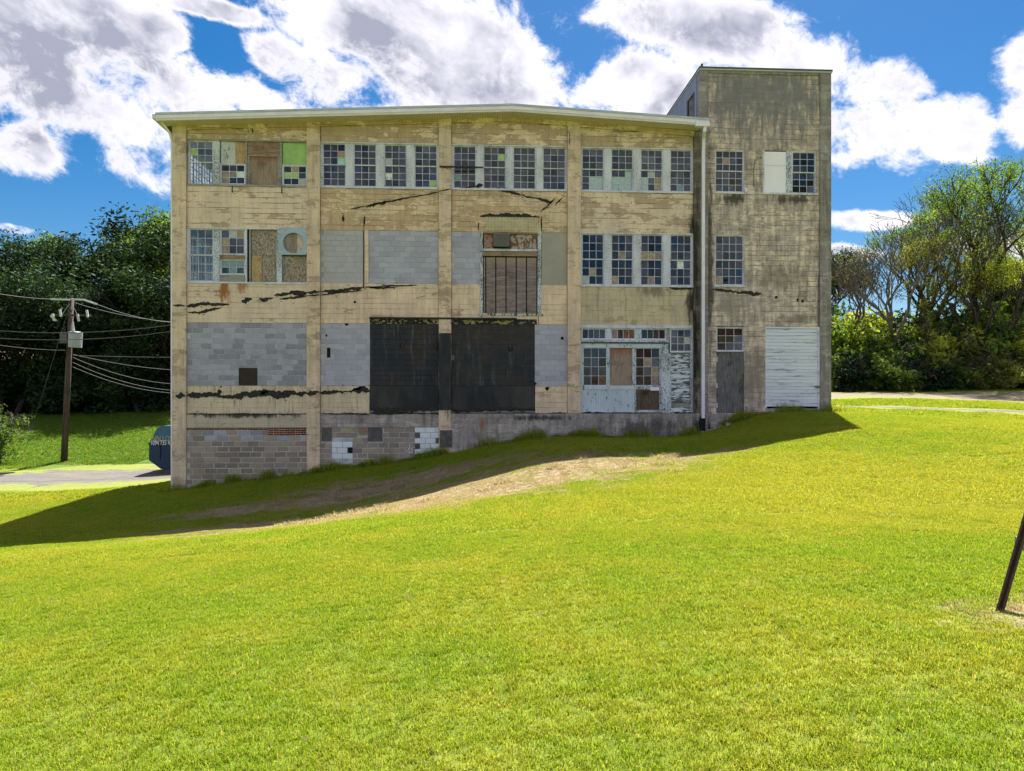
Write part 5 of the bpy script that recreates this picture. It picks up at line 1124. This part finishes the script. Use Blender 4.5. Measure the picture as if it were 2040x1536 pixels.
# ================================================================== blue roll-off container
M_BLUE = simple('scuffed_blue_steel', (.012, .035, .09), (.02, .03, .06), 1.6, .5, .1, bump=.08, lo=.4, hi=.7)
M_BLUE_L = simple('faded_blue_steel', (.05, .13, .24), (.035, .09, .18), 1.3, .45, .1, bump=.05)
M_YEL = simple('faded_yellow_paint', (.45, .42, .15), (.35, .33, .12), 4)
DY = 40.0; dx0 = ratio(297) * DY; gz_ = H(dx0 + 1.5, DY); ORG = Vector((dx0, DY, gz_)); DW = 2.4; DL = 5.2
ct = empty('waste_container', ORG); tag(ct, 'blue steel waste container with pale numbers, half hidden by the left corner', 'container')
zt_ = at(310, 848, DY).z; zs_ = at(310, 882, DY).z; zb_ = at(310, 917, DY).z; zl_ = at(310, 936, DY).z
MB().prism([(dx0, zb_), (dx0 + .62, gz_ + .25), (dx0 + DL - .4, gz_ + .25), (dx0 + DL, zb_), (dx0 + DL, zs_), (dx0, zs_)], DY, DY + DW).build('body', M_BLUE, ct)
MB().prism([(dx0 + .02, zs_ + .002), (dx0 + DL, zs_ + .002), (dx0 + DL - .4, zt_ - .1), (dx0 + DL - .9, zt_), (dx0 + .75, zt_), (dx0 + .42, zt_ - .12)], DY + .02, DY + DW - .02).build('lid', M_BLUE_L, ct)
for i in range(4): x = dx0 + .5 + i * 1.2; MB().box(x, x + .09, DY - .06, DY - .002, zb_ + .05, zs_ - .05).build('rib', M_BLUE, ct)
MB().box(dx0 - .04, dx0 + DL + .04, DY - .07, DY + .0, zs_ - .07, zs_).build('rim', M_BLUE, ct)
for x in (dx0 + .9, dx0 + DL - 1.0):
    for y in (DY + .2, DY + DW - .35): MB().tube([(x, y, gz_ + .14), (x, y + .15, gz_ + .14)], .14, 12).build('roller', M_DSTEEL, ct)
MB().box(dx0 + .7, dx0 + DL - .6, DY + .1, DY + .3, gz_ + .02, gz_ + .25).build('skid', M_DSTEEL, ct); MB().box(dx0 + .7, dx0 + DL - .6, DY + DW - .3, DY + DW - .1, gz_ + .02, gz_ + .25).build('skid', M_DSTEEL, ct)
text_mesh('painted_number', '1094 735 43009', .36, M_WHITEP, ct, (dx0 + .1, DY - .075, at(300, 886.5, DY).z), (R(90), 0, 0), xs=.62)
text_mesh('painted_scrawl', 'NN LOVS', .42, M_YEL, ct, (dx0 + .15, DY + .005, at(300, 879, DY).z), (R(88), 0, 0), xs=.7)
ORG = Vector((0, 0, 0))
# ================================================================== leaning steel post and slab at the right edge
M_POST = simple('brown_painted_steel', (.055, .035, .028), (.09, .05, .035), 14, .55, .2, bump=.1)
M_SLAB = simple('pale_concrete_slab', (.27, .27, .27), (.19, .19, .19), 7, .9, bump=.3)
PYY = 5.25; p0 = at(1991, 1207, PYY); gzp = H(p0.x, PYY); p0.z = gzp; p1 = at(2098, 850, PYY + .15); ax = (p1 - p0).normalized()
sp_ = empty('sign_post', p0); tag(sp_, 'leaning brown steel channel post with punched holes at the right edge', 'post')
L_ = (p1 - p0).length; ux = Vector((1, 0, 0)) - ax * ax.x; ux.normalize(); uy = ax.cross(ux)
prof = [(-.032, .0), (-.020, -.004), (-.012, -.026), (.012, -.026), (.020, -.004), (.032, .0), (.032, .005), (.016, .001), (.009, -.021), (-.009, -.021), (-.016, .001), (-.032, .005)]
b = MB(); nP = len(prof)
for t in (-.15, L_):
    for a, c in prof: v = ax * t + ux * a + uy * -c; b.v.append(tuple(v))
for k in range(nP): j = (k + 1) % nP; b.f.append((k, j, nP + j, nP + k))
b.f.append(tuple(range(nP - 1, -1, -1))); b.f.append(tuple(range(nP, 2 * nP)))
b.build('channel', M_POST, sp_)
for i in range(22):
    t = .12 + i * .052
    if t < L_: c = ax * t + uy * .0275; MB().tube([c - uy * .002, c + uy * .003], .0045, 8).build('hole', M_PORC if i % 2 else M_VOID, sp_)
for s_ in (-1, 1):
    for i in range(14): c = ax * (.12 + i * .09) + ux * .026 * s_ + uy * .003; MB().tube([c - uy * .002, c + uy * .004], .0035, 6).build('hole', M_PORC, sp_)
sl = at(2070, 1110, 7.3); gzs = H(sl.x, 7.3); so = empty('concrete_pad', (sl.x, 7.3, gzs)); tag(so, 'pale concrete slab lying in the grass behind the leaning post', 'slab')
MB().box(-.19, .9, -.1, .10, -.1, .14).build('slab', M_SLAB, so); MB().box(-.17, .88, -.08, .08, .14, .16).build('slab_top', M_SLAB, so)
# ================================================================== grass
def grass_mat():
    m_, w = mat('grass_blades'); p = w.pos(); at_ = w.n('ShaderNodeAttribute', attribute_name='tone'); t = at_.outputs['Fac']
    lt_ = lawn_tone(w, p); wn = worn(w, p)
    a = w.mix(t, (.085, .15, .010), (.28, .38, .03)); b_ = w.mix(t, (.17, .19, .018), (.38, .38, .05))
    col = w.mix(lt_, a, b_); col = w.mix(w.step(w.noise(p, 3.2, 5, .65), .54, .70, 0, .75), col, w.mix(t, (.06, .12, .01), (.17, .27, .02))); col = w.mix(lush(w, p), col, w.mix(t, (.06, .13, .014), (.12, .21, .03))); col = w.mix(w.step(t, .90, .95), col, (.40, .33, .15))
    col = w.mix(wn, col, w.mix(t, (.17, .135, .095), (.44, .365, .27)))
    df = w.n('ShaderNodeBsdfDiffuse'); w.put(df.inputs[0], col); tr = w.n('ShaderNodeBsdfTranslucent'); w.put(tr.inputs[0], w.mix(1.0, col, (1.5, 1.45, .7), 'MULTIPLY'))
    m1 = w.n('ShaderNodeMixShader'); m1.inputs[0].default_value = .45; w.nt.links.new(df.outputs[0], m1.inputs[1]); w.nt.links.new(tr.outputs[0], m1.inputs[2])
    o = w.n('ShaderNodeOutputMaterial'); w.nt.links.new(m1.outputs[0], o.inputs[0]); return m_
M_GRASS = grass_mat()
def patch_mesh(name, size, n, h0, h1, wd, seed, tufts=0):
    rg = np.random.default_rng(seed); P = np.c_[rg.uniform(-size / 2, size / 2, (n, 2)), np.full(n, -.005)]
    if tufts:
        cs = rg.uniform(-size / 2, size / 2, (tufts, 2)); k = rg.integers(0, tufts, n); P[:, :2] = np.where(rg.random((n, 1)) < .55, cs[k] + rg.normal(0, size * .035, (n, 2)), P[:, :2])
    hh = rg.uniform(h0, h1, n) * np.where(rg.random(n) < .06, 1.5, 1); az = rg.uniform(0, 2 * math.pi, n); ln = rg.uniform(.15, .95, n)
    D_ = np.c_[np.cos(az), np.sin(az), np.zeros(n)]; S = np.c_[-np.sin(az + rg.normal(0, .5, n)), np.cos(az), np.zeros(n)]
    w_ = (wd * rg.uniform(.6, 1.3, n))[:, None]; Z = np.array([0, 0, 1.])
    m1 = P + Z * (hh * .55)[:, None] + D_ * (hh * ln * .30)[:, None]; t = P + Z * (hh * (1 - .25 * ln))[:, None] + D_ * (hh * ln * .95)[:, None]
    V = np.stack([P - S * w_ / 2, P + S * w_ / 2, m1 + S * w_ * .42, m1 - S * w_ * .42, t], 1).reshape(-1, 3); o = np.arange(n) * 5
    me = bpy.data.meshes.new(name); F = np.stack([o, o + 1, o + 2, o + 3], 1).tolist() + np.stack([o + 3, o + 2, o + 4], 1).tolist()
    me.from_pydata(V.tolist(), [], F); me.update(); a = me.attributes.new('tone', 'FLOAT', 'POINT'); a.data.foreach_set('value', np.repeat(rg.random(n), 5).astype(np.float32))
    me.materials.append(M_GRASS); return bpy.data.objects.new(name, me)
def grass(name, patches, pts, nrm_eps, scale, label, seed):
    rg = np.random.default_rng(seed); x, y = pts[:, 0], pts[:, 1]; z = height(x, y); e = .3
    gx = (height(x + e, y) - height(x - e, y)) / (2 * e); gy = (height(x, y + e) - height(x, y - e)) / (2 * e)
    me = bpy.data.meshes.new(name); me.from_pydata(np.c_[x, y, z].tolist(), [], []); me.update()
    rot = np.zeros((len(x), 3), np.float32); rot[:, 0] = np.arctan(gy); rot[:, 1] = -np.arctan(gx)
    for nm, ty, dat in (('grot', 'FLOAT_VECTOR', rot.ravel()), ('gspin', 'FLOAT', rg.integers(0, 4, len(x)) * (math.pi / 2)), ('gsc', 'FLOAT', scale.astype(np.float32))):
        a = me.attributes.new(nm, ty, 'POINT'); a.data.foreach_set('vector' if ty == 'FLOAT_VECTOR' else 'value', np.asarray(dat, np.float32))
    ng = bpy.data.node_groups.new(name + '_nodes', 'GeometryNodeTree'); ng.interface.new_socket('Geometry', in_out='INPUT', socket_type='NodeSocketGeometry'); ng.interface.new_socket('Geometry', in_out='OUTPUT', socket_type='NodeSocketGeometry')
    N = ng.nodes.new; lk = ng.links.new; gi = N('NodeGroupInput'); go = N('NodeGroupOutput'); ip = N('GeometryNodeInstanceOnPoints'); gg = N('GeometryNodeGeometryToInstance')
    for ob in reversed(patches):
        oi = N('GeometryNodeObjectInfo'); oi.inputs['Object'].default_value = ob; oi.inputs['As Instance'].default_value = True; lk(oi.outputs['Geometry'], gg.inputs[0])
    def attr(nm, ty): a = N('GeometryNodeInputNamedAttribute'); a.data_type = ty; a.inputs[0].default_value = nm; return a.outputs[0]
    e2r = N('FunctionNodeEulerToRotation'); lk(attr('grot', 'FLOAT_VECTOR'), e2r.inputs[0]); ri = N('FunctionNodeAxisAngleToRotation'); lk(attr('gspin', 'FLOAT'), ri.inputs['Angle'])
    rr = N('FunctionNodeRotateRotation'); rr.rotation_space = 'LOCAL'; lk(e2r.outputs[0], rr.inputs[0]); lk(ri.outputs[0], rr.inputs[1])
    cs = N('ShaderNodeCombineXYZ'); cs.inputs[0].default_value = 1; cs.inputs[1].default_value = 1; lk(attr('gsc', 'FLOAT'), cs.inputs[2])
    ip.inputs['Pick Instance'].default_value = True; lk(gi.outputs[0], ip.inputs['Points']); lk(gg.outputs[0], ip.inputs['Instance']); lk(rr.outputs[0], ip.inputs['Rotation']); lk(cs.outputs[0], ip.inputs['Scale'])
    rnd_ = N('FunctionNodeRandomValue'); rnd_.data_type = 'INT'; rnd_.inputs[4].default_value = 0; rnd_.inputs[5].default_value = len(patches) - 1; lk(rnd_.outputs[2], ip.inputs['Instance Index'])
    lk(ip.outputs[0], go.inputs[0])
    o = link(bpy.data.objects.new(name, me)); md = o.modifiers.new('grass', 'NODES'); md.node_group = ng
    return tag(o, label, None, None, 'stuff')
def dist_line(pts, line):
    out = np.full(len(pts), 1e9); line = np.array(line, float)
    for a, b_ in zip(line, line[1:]):
        d = b_[:2] - a[:2]; t = np.clip(((pts - a[:2]) @ d) / (d @ d), 0, 1); q = a[:2] + t[:, None] * d; out = np.minimum(out, np.linalg.norm(pts - q, axis=1) - (a[2] + t * (b_[2] - a[2])))
    return out
def lawn_points(x0, x1, y0, y1, st, inner=None):
    gx, gy = np.meshgrid(np.arange(x0, x1, st), np.arange(y0, y1, st)); p = np.c_[gx.ravel(), gy.ravel()]
    if inner: p = p[~((p[:, 0] > inner[0]) & (p[:, 0] < inner[1]) & (p[:, 1] > inner[2]) & (p[:, 1] < inner[3]))]
    m_ = .5 * st
    p = p[~((p[:, 0] > BX0 - m_ * .6) & (p[:, 0] < BX1 + m_ * .6) & (p[:, 1] > D - m_ * .6) & (p[:, 1] < BY1))]
    for L in (DRIVE_L, DRIVE_R, LOT_R): p = p[dist_line(p, L) > m_ * .4]
    # keep what the lens, or one a step aside, can see
    k = np.abs(p[:, 0] - .05 * p[:, 1]) < .86 * p[:, 1] + 3.5
    return p[k]
def straw_scale(p):
    s = np.full(len(p), -9.)
    for cx, cy, rx, ry, rot in STRAW:
        c, s_ = math.cos(rot), math.sin(rot); dx, dy = p[:, 0] - cx, p[:, 1] - cy
        s = np.maximum(s, 1 - np.hypot((dx * c + dy * s_) / rx, (dy * c - dx * s_) / ry))
    return 1 - .42 * np.clip((s + .1) / .5, 0, 1)
near = lawn_points(-12, 12, 1.0, 11.0, .5); mid = lawn_points(-26, 26, 10.5, 30.5, .8, (-99, 99, -9, 10.9)); far = lawn_points(-48, 48, 30.5, 66, 1.6)
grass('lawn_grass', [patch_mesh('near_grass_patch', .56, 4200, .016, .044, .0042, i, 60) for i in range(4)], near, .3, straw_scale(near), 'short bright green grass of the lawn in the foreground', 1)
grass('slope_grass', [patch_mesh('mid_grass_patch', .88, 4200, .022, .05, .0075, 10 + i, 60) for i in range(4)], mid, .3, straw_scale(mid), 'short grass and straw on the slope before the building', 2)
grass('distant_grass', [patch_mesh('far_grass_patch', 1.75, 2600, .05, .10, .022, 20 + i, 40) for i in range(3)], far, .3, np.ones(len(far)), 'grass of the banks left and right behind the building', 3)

# ---- weeds along the foot of the wall
def tuft_patch(seed):
    o = patch_mesh('weed_patch', .5, 130, .06, .42, .012, seed, 12); return o
wp_ = []
for i in range(150):
    x = RT.uniform(BX0 - .3, BX1 + .3); wp_.append((x, D - RT.uniform(.05, .28)))
for i in range(60): wp_.append((RT.uniform(-7, 6), RT.uniform(17.5, 25)))
wp_ = np.array(wp_); sc_ = np.where(wp_[:, 1] > 27, .8 + .5 * np.sin(wp_[:, 0] * 3.1), .38)
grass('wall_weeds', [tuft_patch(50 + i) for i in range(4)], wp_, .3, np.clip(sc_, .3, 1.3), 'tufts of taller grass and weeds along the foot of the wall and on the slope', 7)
# ---- broken concrete at the foot of the tower
rr_ = random.Random(77); spots_ = [(1408, 866, .16), (1420, 862, .20), (1433, 857, .15), (1446, 853, .17), (1458, 847, .12), (1412, 872, .12), (1395, 874, .14), (1470, 842, .10)]
words_ = ['first', 'second', 'third', 'fourth', 'fifth', 'sixth', 'seventh', 'eighth']
for i, (px, py, r_) in enumerate(spots_):
    x = XP(px); y = D - .22 - .12 * (i % 2); b = MB(); n_ = 7
    lo_ = [(math.cos(k * 6.283 / n_) * r_ * rr_.uniform(.7, 1.25), math.sin(k * 6.283 / n_) * r_ * rr_.uniform(.6, 1.1), -.08) for k in range(n_)]
    hi_ = [(q[0] * rr_.uniform(.55, .85), q[1] * rr_.uniform(.55, .85), r_ * rr_.uniform(.25, .55)) for q in lo_]
    b.v = lo_ + hi_; b.f = [tuple(range(n_, 2 * n_))] + [(k, (k + 1) % n_, n_ + (k + 1) % n_, n_ + k) for k in range(n_)]
    o = b.build('concrete_rubble', M_SLAB, None, org=(0, 0, 0)); o.location = (x, y, H(x, y)); o.rotation_euler = (0, 0, rr_.uniform(0, 6))
    tag(o, 'broken lump of pale concrete at the tower foot beside the downspout', 'rubble', 'rubble at the foot of the tower', 'thing')
